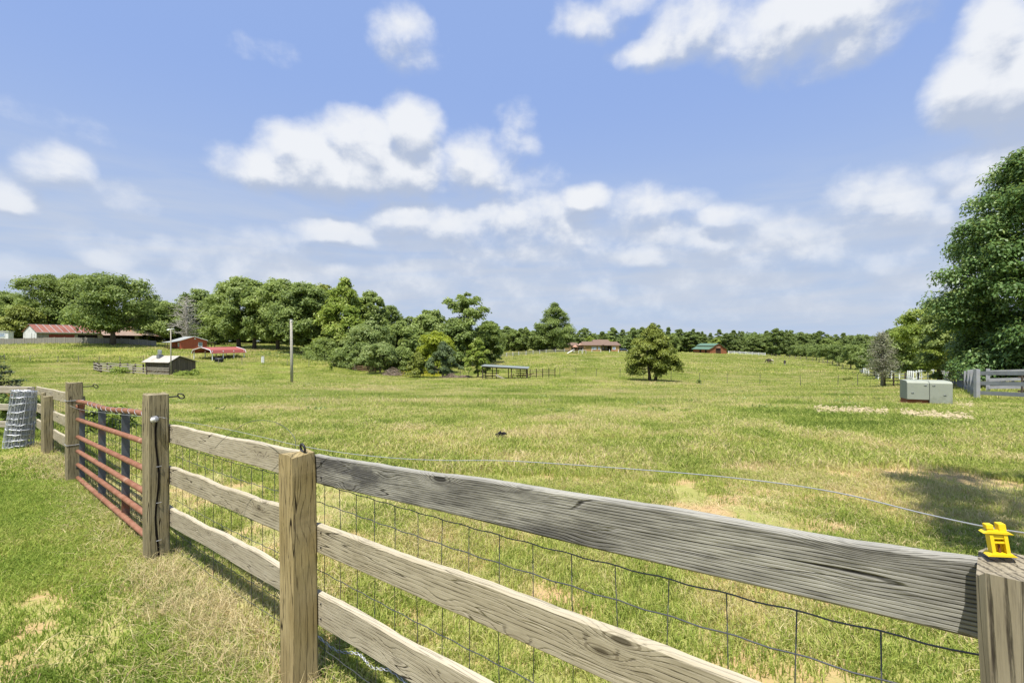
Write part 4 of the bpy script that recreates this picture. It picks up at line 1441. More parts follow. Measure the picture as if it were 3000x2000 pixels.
def build_carport():
    g = G(622, 98)
    t = thing('carport', 'open carport with a red tin roof and white posts', 'carport', g, R(70))
    L, W, e, ap = 7.6, 5.4, 2.15, 2.75
    me = MB().tube([(0, 0, -.3), (0, 0, e - .13)], .09, 6).mesh('post', m_whitetrim)
    for x in (.06, L * .33, L * .66, L - .06):
        for y in (.06, W - .06):
            obj('post', me, t, Matrix.Translation((x, y, 0)))
    # roof with rounded eaves, ridge along x
    def arc(y):
        s = abs(y - W / 2) / (W / 2)
        return e + (ap - e) * (1 - s) if s < .93 else e + (ap - e) * .07 - (s - .93) * W * 1.1
    ys = [-.12, .02, .18, W * .28, W / 2, W * .72, W - .18, W - .02, W + .12]
    for k in range(6):
        x0, x1 = -.3 + (L + .6) * k / 6, -.3 + (L + .6) * (k + 1) / 6 - .015
        mb = MB()
        for i in range(len(ys) - 1):
            a, b = (ys[i], arc(ys[i])), (ys[i + 1], arc(ys[i + 1]))
            mb.add([(x0, a[0], a[1]), (x1, a[0], a[1]), (x1, b[0], b[1]), (x0, b[0], b[1]), (x0, a[0], a[1] - .03), (x1, a[0], a[1] - .03), (x1, b[0], b[1] - .03), (x0, b[0], b[1] - .03)],
                   [(0, 1, 2, 3), (7, 6, 5, 4), (0, 4, 5, 1), (1, 5, 6, 2), (2, 6, 7, 3), (3, 7, 4, 0)])
        mb.build('roof_panel', m_redtin, t)
    for x in (-.34, L + .30):
        MB().tube([(x, y, arc(y) - .02) for y in ys], .06, 6).build('trim', m_whitetrim, t)
    # open bottom rail and tables inside
    for y in (.06, W - .06):
        MB().bar((.1, y, .03), (L - .1, y, .03), .08, .08).build('ground_rail', m_steel, t)

    # a picnic table is four planks, two benches and two crossed frames
    def table():
        q = thing('picnic_table', 'dark picnic table under the red carport, nearest its open end', 'table')
        for k in range(4):
            MB().box((0, -.27 + .18 * k, .75), (1.8, .165, .045)).build('tabletop', m_darkwood, q)
        for s in (-1, 1):
            MB().box((0, s * .68, .45), (1.8, .26, .045)).build('bench', m_darkwood, q)
        for x in (-.65, .65):
            mb = MB()
            mb.bar((x, -.62, 0), (x, .28, .73), .05, .1, (1, 0, 0)); mb.bar((x, .62, 0), (x, -.28, .73), .05, .1, (1, 0, 0)); mb.bar((x + .055, -.75, .41), (x + .055, .75, .41), .05, .1, (1, 0, 0))
            mb.build('leg_frame', m_darkwood, q)
        return q
    base = table()
    rot = Matrix.Rotation(R(70), 4, 'Z')
    for i, (x, y, lab) in enumerate(((1.9, 1.3, None), (4.2, 1.5, 'dark picnic table in the middle of the red carport'), (6.4, 1.4, 'dark picnic table at the far end of the red carport'))):
        q = base if i == 0 else copy_tree(base)
        p = g + rot @ Vector((x, y, 0))
        q.location = (p.x, p.y, gz(p.x, p.y))
        q.rotation_euler = (0, 0, R(70 + (-4, 3, 8)[i]))
        q['group'] = 'picnic tables under the carport'
        if lab:
            q['label'] = lab
    # dark grill trailer parked at the corner
    p = G(642, 95)
    k = thing('grill', 'black barrel grill on wheels before the red carport', 'grill', p, R(20))
    MB().tube([(-.75, 0, .62), (-.7, 0, .62), (.7, 0, .62), (.75, 0, .62)], [.2, .33, .33, .2], 12).build('barrel', m_black, k, smooth=True)
    MB().box((0, 0, .25), (1.7, .6, .12)).build('frame', m_black, k)
    MB().tube([(-.55, 0, .9), (-.55, 0, 1.7)], .07, 8).build('chimney', m_black, k)
    for s in (-1, 1):
        MB().tube([(.3, s * .36 - .05, .18), (.3, s * .36 + .05, .18)], .2, 12).build('wheel', m_black, k)


build_carport()


def build_cabin():
    g = G(527, 127)
    t = thing('red_cabin', 'small red cabin with a grey roof and porches on both sides', 'cabin', g, R(50))
    W, L, e, ap = 6.4, 7.5, 2.35, 3.45
    gable_walls(MB(), W, L, e, ap).build('wall', s_red, t)
    slope(t, 'roof', m_greytin, W / 2, ap, 0, e, -.3, L + .3, .06, .2)
    slope(t, 'roof', m_greytin, W / 2, ap, W, e, -.3, L + .3, .06, .2)
    for s in (0, 1):
        a = (0 - .15, -.34, e + .03) if s == 0 else (W + .15, -.34, e + .03)
        MB().bar(a, (W / 2, -.34, ap + .09), .05, .16).build('trim', m_whitetrim, t)
    slope(t, 'porch_roof', m_greytin, -.05, e - .1, -2.2, 1.85, -.1, L - .3, .06, .15)
    slope(t, 'porch_roof', m_greytin, W + .05, e - .25, W + 2.4, 1.85, .8, L - .5, .06, .15)
    for x, ys in ((-2.1, (.1, 2.4, 4.7)), (W + 2.2, (1.0, 3.6, 6.2))):
        for y in ys:
            MB().bar((x, y, -.3), (x, y, 1.85), .14, .14).build('porch_post', m_darkwood, t)
    for z in (.45, .85):
        MB().bar((-2.1, .2, z), (-2.1, 4.6, z), .05, .09).build('porch_rail', m_brown, t)
    window(t, W * .74, -.045, 1.35, 1.0, 1.15)
    MB().box((W / 2 + .3, -.05, ap - .55), (.42, .06, .32)).build('gable_vent', m_white, t)
    window(t, -.045, 1.0, 1.3, .9, 1.1, (-1, 0))
    d = MB().box((-.04, 3.2, 1.0), (.06, 1.0, 2.0)).build('door', m_red, t)


build_cabin()


def build_left_barn():
    g = G(108, 136)
    ang = math.atan2(.457, .885)                # local y (length) goes back to the right
    # local frame: x to the left-back across the gable, y along the length -> turn so that +x is towards (-.885,.457)
    t = thing('long_barn', 'long old barn with a rusty red tin roof and white boarded end', 'barn', g, math.atan2(.457, -.885) - math.pi)
    # local +x = (.885,-.457) after that turn; the building lies on -x, length along +y = (.457,.885)
    W, L, e, ap = 9.0, 25.0, 3.1, 5.15
    mb = MB()
    gable_walls(mb, W, L, e, ap)
    mb.v = [(x - W, y, z) for x, y, z in mb.v]
    mb.build('wall', s_grey, t)
    # white-painted end wall of wide boards
    for k in range(9):
        x = -W + W * (k + .5) / 9
        zt = e + (ap - e) * (1 - abs(x + W / 2) / (W / 2))
        MB().box((x, -.05, zt / 2 - .1), (W / 9 - .03, .06, zt + .05)).build('board', m_plain('chalky_white_boards', (.60, .61, .60), .8, .2, 0, .14, 1, (.40, .40, .39)) if k == 0 else bpy.data.materials['chalky_white_boards'], t)
    for x in (-4.0, -2.1):
        MB().box((x, -.1, 1.25), (1.7, .05, 2.7)).build('door', bpy.data.materials['chalky_white_boards'], t)
    MB().box((-3.05, -.135, 1.3), (.14, .03, 2.8)).build('door_gap', m_dark, t)
    for p in slope(t, 'roof_panel', m_rusty, -W / 2, ap, 0, e, -.35, 14.6, .05, .75, 10):
        pass
    for k in range(1, 10):
        yk = -.35 + 14.95 * k / 10
        MB().bar((-W / 2, yk, ap + .13), (.6, yk, e - .14), .13, .03).build('roof_seam', m_greytin, t)
    for p in slope(t, 'roof_panel', m_plain('grey_rusted_tin', (.27, .20, .155), .7, .2, .1, .35, .7, (.30, .11, .05)), -W / 2, ap, 0, e, 14.65, L + .3, .05, 2.4, 6):
        pass
    slope(t, 'roof', m_rusty, -W / 2, ap, -W, e, -.35, L + .3, .05, .4)
    MB().bar((.7, -.4, e - .29), (.7, 14.6, e - .29), .05, .16).build('eave_board', m_white, t)
    MB().bar((-W / 2, -.4, ap + .1), (-W / 2, L, ap + .1), .3, .05).build('ridge_cap', m_white, t)
    # dark open bays along the long side
    for a, b in ((2.6, 8.4), (9.2, 14.0), (15.4, 24)):
        MB().box((.03, (a + b) / 2, 1.25), (.05, b - a, 2.0)).build('open_bay', m_dark if a > 9 else m_red, t)
    # lean-to at the far end with a torn pale roof
    MB().add([(1.2, L + .2, 2.6), (2.2, L + 7.0, 1.75), (-W + .5, L + 7.0, 1.75), (-W / 2, L + .2, ap - .1), (1.2, L + .2, 2.52), (2.2, L + 7.0, 1.67), (-W + .5, L + 7.0, 1.67), (-W / 2, L + .2, ap - .2)],
             [(0, 1, 2, 3), (7, 6, 5, 4), (0, 4, 5, 1), (1, 5, 6, 2), (2, 6, 7, 3)]).build('lean_to_roof', m_plain('torn_rusty_tin', (.43, .35, .29), .6, .3, .1, .3, .8, (.34, .12, .055)), t)
    for y in (L + 2, L + 4.5, L + 6.8):
        MB().bar((1.3, y, -.3), (1.3, y, 1.8), .16, .16).build('lean_to_post', m_darkwood, t)
    # grey stockade fence before it, panel by panel
    f = thing('stockade_fence', 'grey weathered board fence running before the long barn', 'fence', G(-80, 128))
    pts = [G(-80, 128), G(100, 130), G(250, 131), G(458, 133)]
    r = random.Random(12)
    for a, b in zip(pts, pts[1:]):
        n = round((b - a).length / 2.4)
        for i in range(n):
            p, q = a.lerp(b, i / n), a.lerp(b, (i + 1) / n)
            p.z, q.z = gz(p.x, p.y), gz(q.x, q.y)
            d = (q - p).normalized()
            h = 1.65 + r.uniform(-.1, .1)
            y = Vector((-d.y, d.x, 0))
            m = Matrix((d, y, d.cross(y))).transposed().to_4x4()
            m.translation = p - pts[0] + Vector((0, 0, h / 2 - .1))
            obj('fence_panel', MB().box(((q - p).length / 2, 0, 0), ((q - p).length - .06, .05, h + .2)).mesh('fence_panel', s_stock), f, m)
            MB().box((0, 0, 0), (.14, .16, h + .35)).build('post', m_greywood, f, m=Matrix.Translation(p - pts[0] + Vector((0, 0, h / 2 - .05))))
    # pale trailer end at the edge
    p = G(-6, 150)
    q = thing('trailer', 'white trailer partly in view at the far left', 'trailer', p, R(20))
    MB().box((0, 0, 1.7), (6.4, 2.6, 2.6)).build('body', m_white, q, bevel=.08)
    MB().box((0, 0, 3.08), (6.8, 3.0, .14)).build('roof', m_white, q)
    window(q, 1.6, -1.345, 1.9, 1.5, 1.1)


build_left_barn()


def build_house():
    g = G(1655, 215)
    t = thing('house', 'tan single storey house with brown red roofs on the hill', 'house', (g.x, g.y, gz(g.x + 13, g.y)), 0)
    k = 1 / 20.4                                   # metres per step of the enlarged photo
    # walls, left to right
    MB().box((1.45, 3, 1.2), (2.8, 6, 3.0)).build('wall', s_tan, t)
    MB().box((5.6, 5.5, 1.2), (5.6, 4, 3.0)).build('wall', s_tan, t)
    MB().box((12.3, 3.5, 1.2), (8.0, 8, 3.0)).build('wall', s_tan, t)
    MB().box((18.6, 5.7, 1.2), (4.8, 4, 3.0)).build('wall', s_tan, t)
    MB().box((22.6, 3.5, 1.2), (3.4, 8, 3.0)).build('wall', s_tan, t)
    MB().box((12.3, -.54, .2), (8.1, .06, .55)).build('brick_base', m_brick, t)
    MB().box((22.6, -.54, .2), (3.5, .06, .55)).build('brick_base', m_brick, t)

    def hip(x0, x1, y0, y1, z0, z1, ins, name='roof', front_only=False):
        """ridge along x"""
        ym = (y0 + y1) / 2
        v = [(x0, y0, z0), (x1, y0, z0), (x1, y1, z0), (x0, y1, z0), (x0 + ins[0], ym, z1), (x1 - ins[1], ym, z1)]
        vv = v + [(x0, y0, z0 - .15), (x1, y0, z0 - .15), (x1, y1, z0 - .15), (x0, y1, z0 - .15)]
        MB().add(vv, [(0, 1, 5, 4), (1, 2, 5), (2, 3, 4, 5), (3, 0, 4), (0, 6, 7, 1), (1, 7, 8, 2), (2, 8, 9, 3), (3, 9, 6, 0), (9, 8, 7, 6)]).build(name, m_shingle, t)
    hip(-.3, 6.2, -.4, 7.2, 2.65, 3.9, (.9, .3))
    hip(7.5, 16.6, -1.1, 8.6, 2.72, 4.35, (.6, .9))
    hip(12.5, 22.0, .2, 9.8, 2.9, 5.2, (.9, 1.6))
    hip(17.5, 25.1, -1.0, 8.6, 2.70, 4.25, (.8, .9))
    # small pale gable dormer over the porch side
    MB().add([(6.2, -1.0, 2.6), (9.0, -1.0, 2.6), (7.3, -1.0, 3.6), (6.2, 4, 2.6), (9.0, 4, 2.6), (7.3, 4, 3.6)], [(0, 1, 2), (5, 4, 3), (0, 2, 5, 3), (1, 4, 5, 2), (0, 3, 4, 1)]).build('gable', m_plain('pale_pink_gable', (.42, .27, .21), .8, .2), t)
    for x in (3.3, 5.0, 6.6, 17.0, 18.6, 20.2):
        MB().bar((x, .4, -.3), (x, .4, 2.6), .16, .16).build('porch_post', m_darkwood, t)
    for x in (12.7, 15.3, 22.0):
        window(t, x, -.56, 1.35, 1.35 if x != 15.3 else .9, 1.25)
    for x in (17.9, 19.3):
        window(t, x, 3.66, 1.4, .9, 1.3)
    window(t, 13.75, -.56, 1.35, .6, 1.25)
    MB().box((20.4, 3.67, 1.1), (.95, .06, 2.1)).build('door', m_darkwood, t)
    MB().box((16.9, 6.0, 4.6), (.8, .8, 1.4)).build('chimney', m_brick, t)
    # dark car parked at the right end
    p = G(1829, 218)
    c = thing('parked_car', 'dark blue car parked at the right end of the tan house', 'car', p, R(10))
    body = [(-2.2, .35), (2.2, .35), (2.25, .8), (1.3, .95), (.8, 1.42), (-1.2, 1.45), (-2.0, .95), (-2.25, .85)]
    mb = MB().prism(body, 1.7)
    mb.build('body', m_plain('navy_car_paint', (.015, .02, .035), .25, .5), c, bevel=.06)
    MB().prism([(.72, 1.32), (1.15, .98), (-1.75, .98), (-1.15, 1.36)], 1.74).build('window', m_glass, c, m=Matrix.Translation((0, -.02, 0)))
    for x in (-1.35, 1.4):
        for y in (-.02, 1.54):
            w = MB().tube([(x, y, .34), (x, y + .2, .34)], .34, 14).build('wheel', m_black, c)
            MB().tube([(x, y - .01, .34), (x, y + .21, .34)], .2, 10).build('rim', m_steel, w)
    # pale gravel drive
    mb = MB()
    a, b, c_, d = G(1812, 205), G(1850, 205), G(1850, 214), G(1815, 214)
    # driveway draped in small steps over the ground
    nn = 12
    vs = []
    for j in range(nn + 1):
        for i in range(nn + 1):
            px_ = 1806 + 60 * i / nn
            D = 203 + 12 * j / nn
            q = G(px_, D, .06)
            vs.append(q)
    fs = [(j * (nn + 1) + i, j * (nn + 1) + i + 1, (j + 1) * (nn + 1) + i + 1, (j + 1) * (nn + 1) + i) for j in range(nn) for i in range(nn)]
    o = MB().add(vs, fs).build('driveway', m_plain('pale_gravel', (.55, .50, .42), .95, .1, 0, .15, 2))
    tag(o, kind='structure')
    # play frame with a slide
    p = G(1692, 183)
    s = thing('play_frame', 'wooden swing frame with a white slide below the house', 'play set', p, R(6))
    for x in (-3.2, 3.0):
        for y in (-1.0, 1.0):
            MB().bar((x + .25 * (1 if x > 0 else -1), y, -.2), (x * .9, 0, 2.6), .13, .13).build('leg', m_brown, s)
    MB().bar((-3.2, 0, 2.62), (3.1, 0, 2.62), .15, .15).build('beam', m_brown, s)
    MB().box((-1.0, 0, 1.3), (1.6, 1.5, .12)).build('platform', m_brown, s)
    for x in (-1.75, -.25):
        for y in (-.7, .7):
            MB().bar((x, y, -.2), (x, y, 2.5), .1, .1).build('post', m_brown, s)
    MB().add([(-1.0, 0, 3.4), (-2.0, -.9, 2.5), (0, -.9, 2.5), (0, .9, 2.5), (-2.0, .9, 2.5)], [(0, 1, 2), (0, 2, 3), (0, 3, 4), (0, 4, 1), (1, 4, 3, 2)]).build('canopy', m_plain('faded_canopy', (.38, .22, .15), .8, .1), s)
    MB().bar((-1.9, -.2, 1.3), (-4.4, -1.6, .15), .55, .08).build('slide', m_white, s)
    for x in (.9, 2.0):
        w = MB().box((x, 0, .6), (.5, .22, .05)).build('swing', m_black, s)
        for dx in (-.22, .22):
            MB().tube([(x + dx, 0, .6), (x + dx, 0, 2.6)], .02, 4).build('chain', m_steel, w)
    for k, x in enumerate((1.2, 2.6)):
        q = G(1700 + 12 * k, 178.5)
        b2 = thing('goal_frame', ('white pipe frame standing left before the swing frame', 'white pipe frame standing right before the swing frame')[k], 'goal', q)
        for sx in (-.6, .6):
            MB().bar((sx, 0, -.1), (sx, 0, 1.5), .09, .09).build('post', m_white, b2)
        MB().bar((-.6, 0, 1.5), (.6, 0, 1.5), .09, .09).build('crossbar', m_white, b2)


build_house()


def build_right_barn():
    g = G(2079, 247)
    t = thing('red_barn', 'brown red barn with a two tier green roof on the far hill', 'barn', (g.x, g.y, g.z), R(15))
    W, L = 10.3, 13.5
    # low wide body with lean-to sides, raised middle
    MB().prism([(0, -.5), (W, -.5), (W, 2.25), (W * .72, 3.4), (W * .28, 3.4), (0, 2.25)], L).build('wall', s_barn, t)
    MB().prism([(W * .26, 3.3), (W * .74, 3.3), (W * .74, 3.95), (W / 2, 5.0), (W * .26, 3.95)], L).build('upper_wall', s_barn, t)
    slope(t, 'roof', m_green, W * .26, 3.45, 0, 2.25, -.5, L + .5, .07, .9)
    slope(t, 'roof', m_green, W * .74, 3.45, W, 2.25, -.5, L + .5, .07, .9)
    slope(t, 'upper_roof', m_green, W / 2, 5.0, W * .26, 3.95, -.6, L + .6, .07, .5)
    slope(t, 'upper_roof', m_green, W / 2, 5.0, W * .74, 3.95, -.6, L + .6, .07, .5)
    d = MB().box((W * .5, -.04, 1.35), (3.0, .08, 2.7)).build('doorway', m_dark, t)
    for x in (-1.58, 1.58):
        MB().box((W * .5 + x, -.1, 1.4), (.16, .1, 2.8)).build('door_frame', m_brown, d)
    for z in (.55, 1.0):
        MB().box((W * .5, -.11, z), (3.0, .06, .1)).build('gate_bar', m_brown, d)
    # pale worn wooden emblem above the door
    vs = [(1.55 * math.cos(a), 0, .72 * math.sin(a)) for a in [k / 16 * math.pi for k in range(17)]]
    em = MB()
    for k in range(6):
        x = -1.25 + .5 * k
        em.box((W * .5 + x, -.09, 3.28 + .28 * math.cos(x * 1.1)), (.34, .05, .75 - .12 * abs(k - 2.5)))
    e = MB().box((W * .5, -.06, 3.2), (3.1, .04, 1.1)).build('emblem', m_plain('faded_pink_wood', (.38, .19, .13), .8, .1), t)
    for k in range(6):
        x = -1.25 + .5 * k
        MB().box((W * .5 + x, -.10, 3.22 + .16 * math.cos(x * 1.1)), (.30, .04, .72 - .14 * abs(k - 2.5))).build('carving', bpy.data.materials['pale_pink_gable'], e)
    for y in (3, 7.5):
        MB().box((-.04, y, 1.1), (.06, 1.3, 2.0)).build('side_door', m_dark, t)


build_right_barn()


def build_run_in():
    g = G(1412, 72)
    t = thing('run_in_frame', 'open dark timber frame shelter with a thin flat tin roof', 'shelter', (g.x, g.y, g.z), R(-4))
    px = 1 / 61.0
    W, D = 6.8, 3.4
    ht = {0: 2.02, 1: 1.72}
    for x in (.1, 2.2, 4.45, 6.7):
        MB().bar((x, 0, -.3), (x, 0, 1.98 - .05 * x), .13, .13).build('post', m_darkwood, t)
    for x in (.15, 1.2, 3.75, 5.6, 6.7):
        MB().bar((x, D, -.3), (x, D, 2.05 - .05 * x), .12, .12).build('post', m_darkwood, t)
    MB().sheet((-.15, -.3, 2.08), (7.0, -.35, 1.72), (7.05, D + .2, 1.80), (-.1, D + .2, 2.14), .05).build('roof', m_plain('thin_pale_tin', (.20, .225, .21), .6, .3, .2, .2, 2), t)
    for y, z0 in ((0, 1.93), (D, 2.02)):
        MB().bar((0, y, z0), (6.85, y, z0 - .33), .06, .16).build('beam', m_darkwood, t)
    for z in (.35, .75, 1.15):
        MB().bar((0, D - .09, z), (2.3, D - .09, z), .04, .12).build('rail', m_darkwood, t)
    for z in (.4, .8, 1.15, 1.45):
        MB().bar((4.9, D - .09, z), (6.75, D - .09, z - .03), .04, .12).build('rail', m_darkwood, t)
        MB().bar((6.79, .1, z - .05), (6.79, D, z), .04, .12).build('rail', m_darkwood, t)
    for z in (.5, .95):
        MB().bar((-.0, .1, z), (0, D, z), .04, .12).build('rail', m_darkwood, t)
    MB().bar((2.1, -.25, .75), (3.7, -.4, .02), .05, .22).build('leaning_board', m_greywood, t)
    # rusty hay rake standing in it
    q = thing('hay_rake', 'rusty wheeled hay rake standing in the timber frame shelter', 'farm tool', G(1524, 72.6))
    rs = m_plain('old_rust', (.10, .055, .035), .9, .1, .1, .4, 8)
    for x in (-1.1, -.35, .4, 1.05):
        mb = MB()
        mb.tube([(x + .1 * math.sin(k / 12 * 6.283), .35 * math.cos(k / 12 * 6.283), .38 + .36 * math.sin(k / 12 * 6.283)) for k in range(13)], .03, 5)
        w = mb.build('wheel', rs, q)
        mb = MB()
        for k in range(8):
            a = k / 8 * 6.283
            mb.bar((x, 0, .38), (x + .1 * math.sin(a), .36 * math.cos(a), .38 + .36 * math.sin(a)), .02, .02)
        mb.build('spokes', rs, w)
    MB().bar((-1.6, 0, .45), (1.7, 0, .6), .08, .08).build('frame', rs, q)
    MB().bar((1.2, 0, .6), (2.1, -.3, .85), .06, .06).build('drawbar', rs, q)


build_run_in()
rail_fence('corral_panel', 'dark pipe corral panels beside the timber frame shelter', 'fence', [G(1553, 72.5), G(1626, 74)], (.35, .62, .88, 1.15), .06, 1.45, 1.05, m_darkwood, None, .09, .05, seed=9)

m_tpost = m_plain('dark_steel_post', (.10, .095, .085), .7, .3, .2, .3, 6)
m_cedarpost = m_plain('grey_wood_post', (.24, .21, .17), .9, .1, 0, .3, 6)
wire_fence('wire fence on thin dark steel posts crossing the middle of the pasture', [G(1640, 76), G(1687, 75), G(2455, 53), G(2585, 46)], 3.75, 1.32, m_tpost, .035, (.3, .62, .92, 1.2), .06, 3)
wire_fence('wire fence on short posts along the weedy bank at far left', [G(-60, 96), G(170, 95), G(420, 93)], 5.0, 1.3, m_cedarpost, .06, (.4, .8, 1.15), .15, 4)
wire_fence('wire fence below the woods running down from the carport', [G(640, 92), G(770, 95), G(905, 96), G(1040, 94)], 4.5, 1.35, m_cedarpost, .055, (.4, .8, 1.2), .15, 6)
wire_fence('wire fence on dark posts before the yellow flower bank', [G(1185, 86), G(1300, 84.5), G(1400, 80)], 1.9, 1.25, m_tpost, .05, (.4, .8, 1.15), .1, 7)
rail_fence('wooden_gate_fence', 'short brown board fence under the edge of the woods', 'fence', [G(1034, 95), G(1062, 94), G(1100, 93)], (.35, .7, 1.05), .14, 1.3, 1.6, m_brown, None, .13, .05, seed=14, jitter=.05)
rail_fence('rail_fence', 'pale rail fence curving past the big tree to the house', 'fence', [G(1446, 152), G(1520, 168), G(1600, 186), G(1680, 194)], (.45, .85, 1.2), .15, 1.4, 5.0, m_greywood, m_white, .2, .05, seed=15)
wire_fence('white post fence running before the tan house', [G(1682, 194), G(1760, 195), G(1838, 194)], 4.2, 1.35, m_white, .11, (.5, .9, 1.25), .03, 16)
rail_fence('white_fence', 'white board fence right of the green roofed barn', 'fence', [G(2134, 256), G(2185, 256), G(2242, 250)], (.5, .95, 1.35), .16, 1.6, 3.0, m_white, None, .2, .06, seed=17)
wire_fence('wire fence on pale posts below the row of round trees', [G(2250, 232), G(2330, 190), G(2400, 160), G(2470, 128)], 7.5, 1.3, m_cedarpost, .1, (.6, 1.1), .1, 18, wr=.02)
rail_fence('white_fence', 'short white gate section where the tree row meets the pasture', 'fence', [G(2520, 110), G(2545, 100)], (.6, 1.2), .14, 1.4, 2.4, m_white, None, .15, .06, seed=19)
rail_fence('white_fence', 'white board fence along the drive behind the pale dead tree', 'fence', [G(2566, 82), G(2573, 76), G(2612, 72), G(2660, 66)], (.5, .9, 1.3), .11, 1.45, 3.2, m_white, None, .12, .05, seed=20)
rail_fence('white_fence', 'white board fence across the drive between the tree trunks', 'fence', [G(2655, 60), G(2676, 52), G(2700, 58), G(2735, 62)], (.55, 1.25), .10, 1.4, 2.6, m_white, None, .11, .05, seed=21)
rail_fence('dark_gate', 'dark pipe gate between the pale tree and the green cabinet', 'gate', [G(2592, 43), G(2618, 42), G(2652, 41.5), G(2690, 41)], (.3, .65), .07, 1.3, 1.3, m_darkwood, None, .1, .05, seed=22)


def build_grey_fence():
    mg = m_plain('silver_grey_board', (.31, .315, .325), .85, .1, 0, .28, 2.5, (.22, .22, .225))
    for lab, pts, seed in (('grey plank fence running back from its corner along the drive', [G(2858, 19.0), G(2838, 24), G(2806, 35), G(2772, 50), G(2745, 68)], 31),
                           ('grey plank fence at the right edge under the big tree', [G(2862, 18.9), G(3060, 16.2), G(3250, 14.5)], 32),
                           ('second grey plank fence behind the one at the right edge', [G(2895, 24), G(3060, 22.5), G(3220, 21)], 33)):
        rail_fence('plank_fence', lab, 'fence', pts, (.28, .66, 1.06), .145, 1.22, 3.6 if seed == 31 else 2.3, mg, mg, .10 if seed == 31 else .14, .04, seed=seed, jitter=.015)
    # slatted dark pallet gate behind
    g = G(2985, 20.3)
    t = thing('slatted_gate', 'dark slatted gate leaning behind the grey plank fence', 'gate', g, R(-6))
    for k in range(9):
        MB().box((.12 + k * .11, 0, .5), (.06, .03, .75)).build('slat', m_darkwood, t)
    for z in (.2, .8):
        MB().box((.55, .04, z), (1.1, .04, .07)).build('crosspiece', m_darkwood, t)
    # beaten drive behind the fences
    nn = 20
    vs = []
    for j in range(nn + 1):
        D = 23 + 60 * (j / nn) ** 1.4
        for i in range(7):
            px_ = (2905 - 150 * (j / nn) ** .6) + (140 - 95 * (j / nn) ** .5) * i / 6
            vs.append(G(px_, D, .05))
    fs = [(j * 7 + i, j * 7 + i + 1, (j + 1) * 7 + i + 1, (j + 1) * 7 + i) for j in range(nn) for i in range(6)]
    tag(MB().add(vs, fs).build('drive', m_plain('drive_gravel', (.42, .37, .30), .95, .1, 0, .2, 2)), kind='structure')


build_grey_fence()


def build_poles():
    g = G(855, 60)
    t = thing('utility_pole', 'bare grey wooden utility pole standing alone in the field', 'pole', g)
    MB().tube([(0, 0, -.3), (-.02, 0, 3), (-.09, 0, 7.9)], [.18, .17, .135], 12).build('pole', m_wood('pole_wood', (.44, .42, .36), (.33, .31, .265), (.13, .12, .10), 'Z', 60, .3, .5), t, smooth=True)
    MB().tube([(-.09, 0, 7.9), (-.09, 0, 7.98)], [.145, .13], 12).build('cap', m_steel, t)
    MB().bar((-.09, -.12, 7.7), (.3, -.12, 7.72), .05, .05).build('bracket', m_steel, t)
    g = G(501, 73.2)
    t = thing('light_pole', 'thin pale pole with a small cross arm beside the plank shed', 'pole', g)
    MB().tube([(0, 0, -.3), (-.04, 0, 7.1)], [.085, .07], 8).build('pole', m_greywood, t, smooth=True)
    MB().bar((-.55, 0, 7.05), (.5, 0, 7.12), .08, .09).build('cross_arm', m_white, t)
    MB().box((-.35, -.1, 6.95), (.3, .2, .14)).build('lamp', m_white, t)
    g = G(770, 98)
    t = thing('water_trough_post', 'white weathered square post standing by the wire fence', 'post', g, R(20))
    MB().box((0, 0, .65), (.5, .5, 1.4)).build('body', m_white, t, bevel=.02)
    MB().box((0, 0, 1.36), (.58, .58, .06)).build('lid', m_greywood, t)


build_poles()


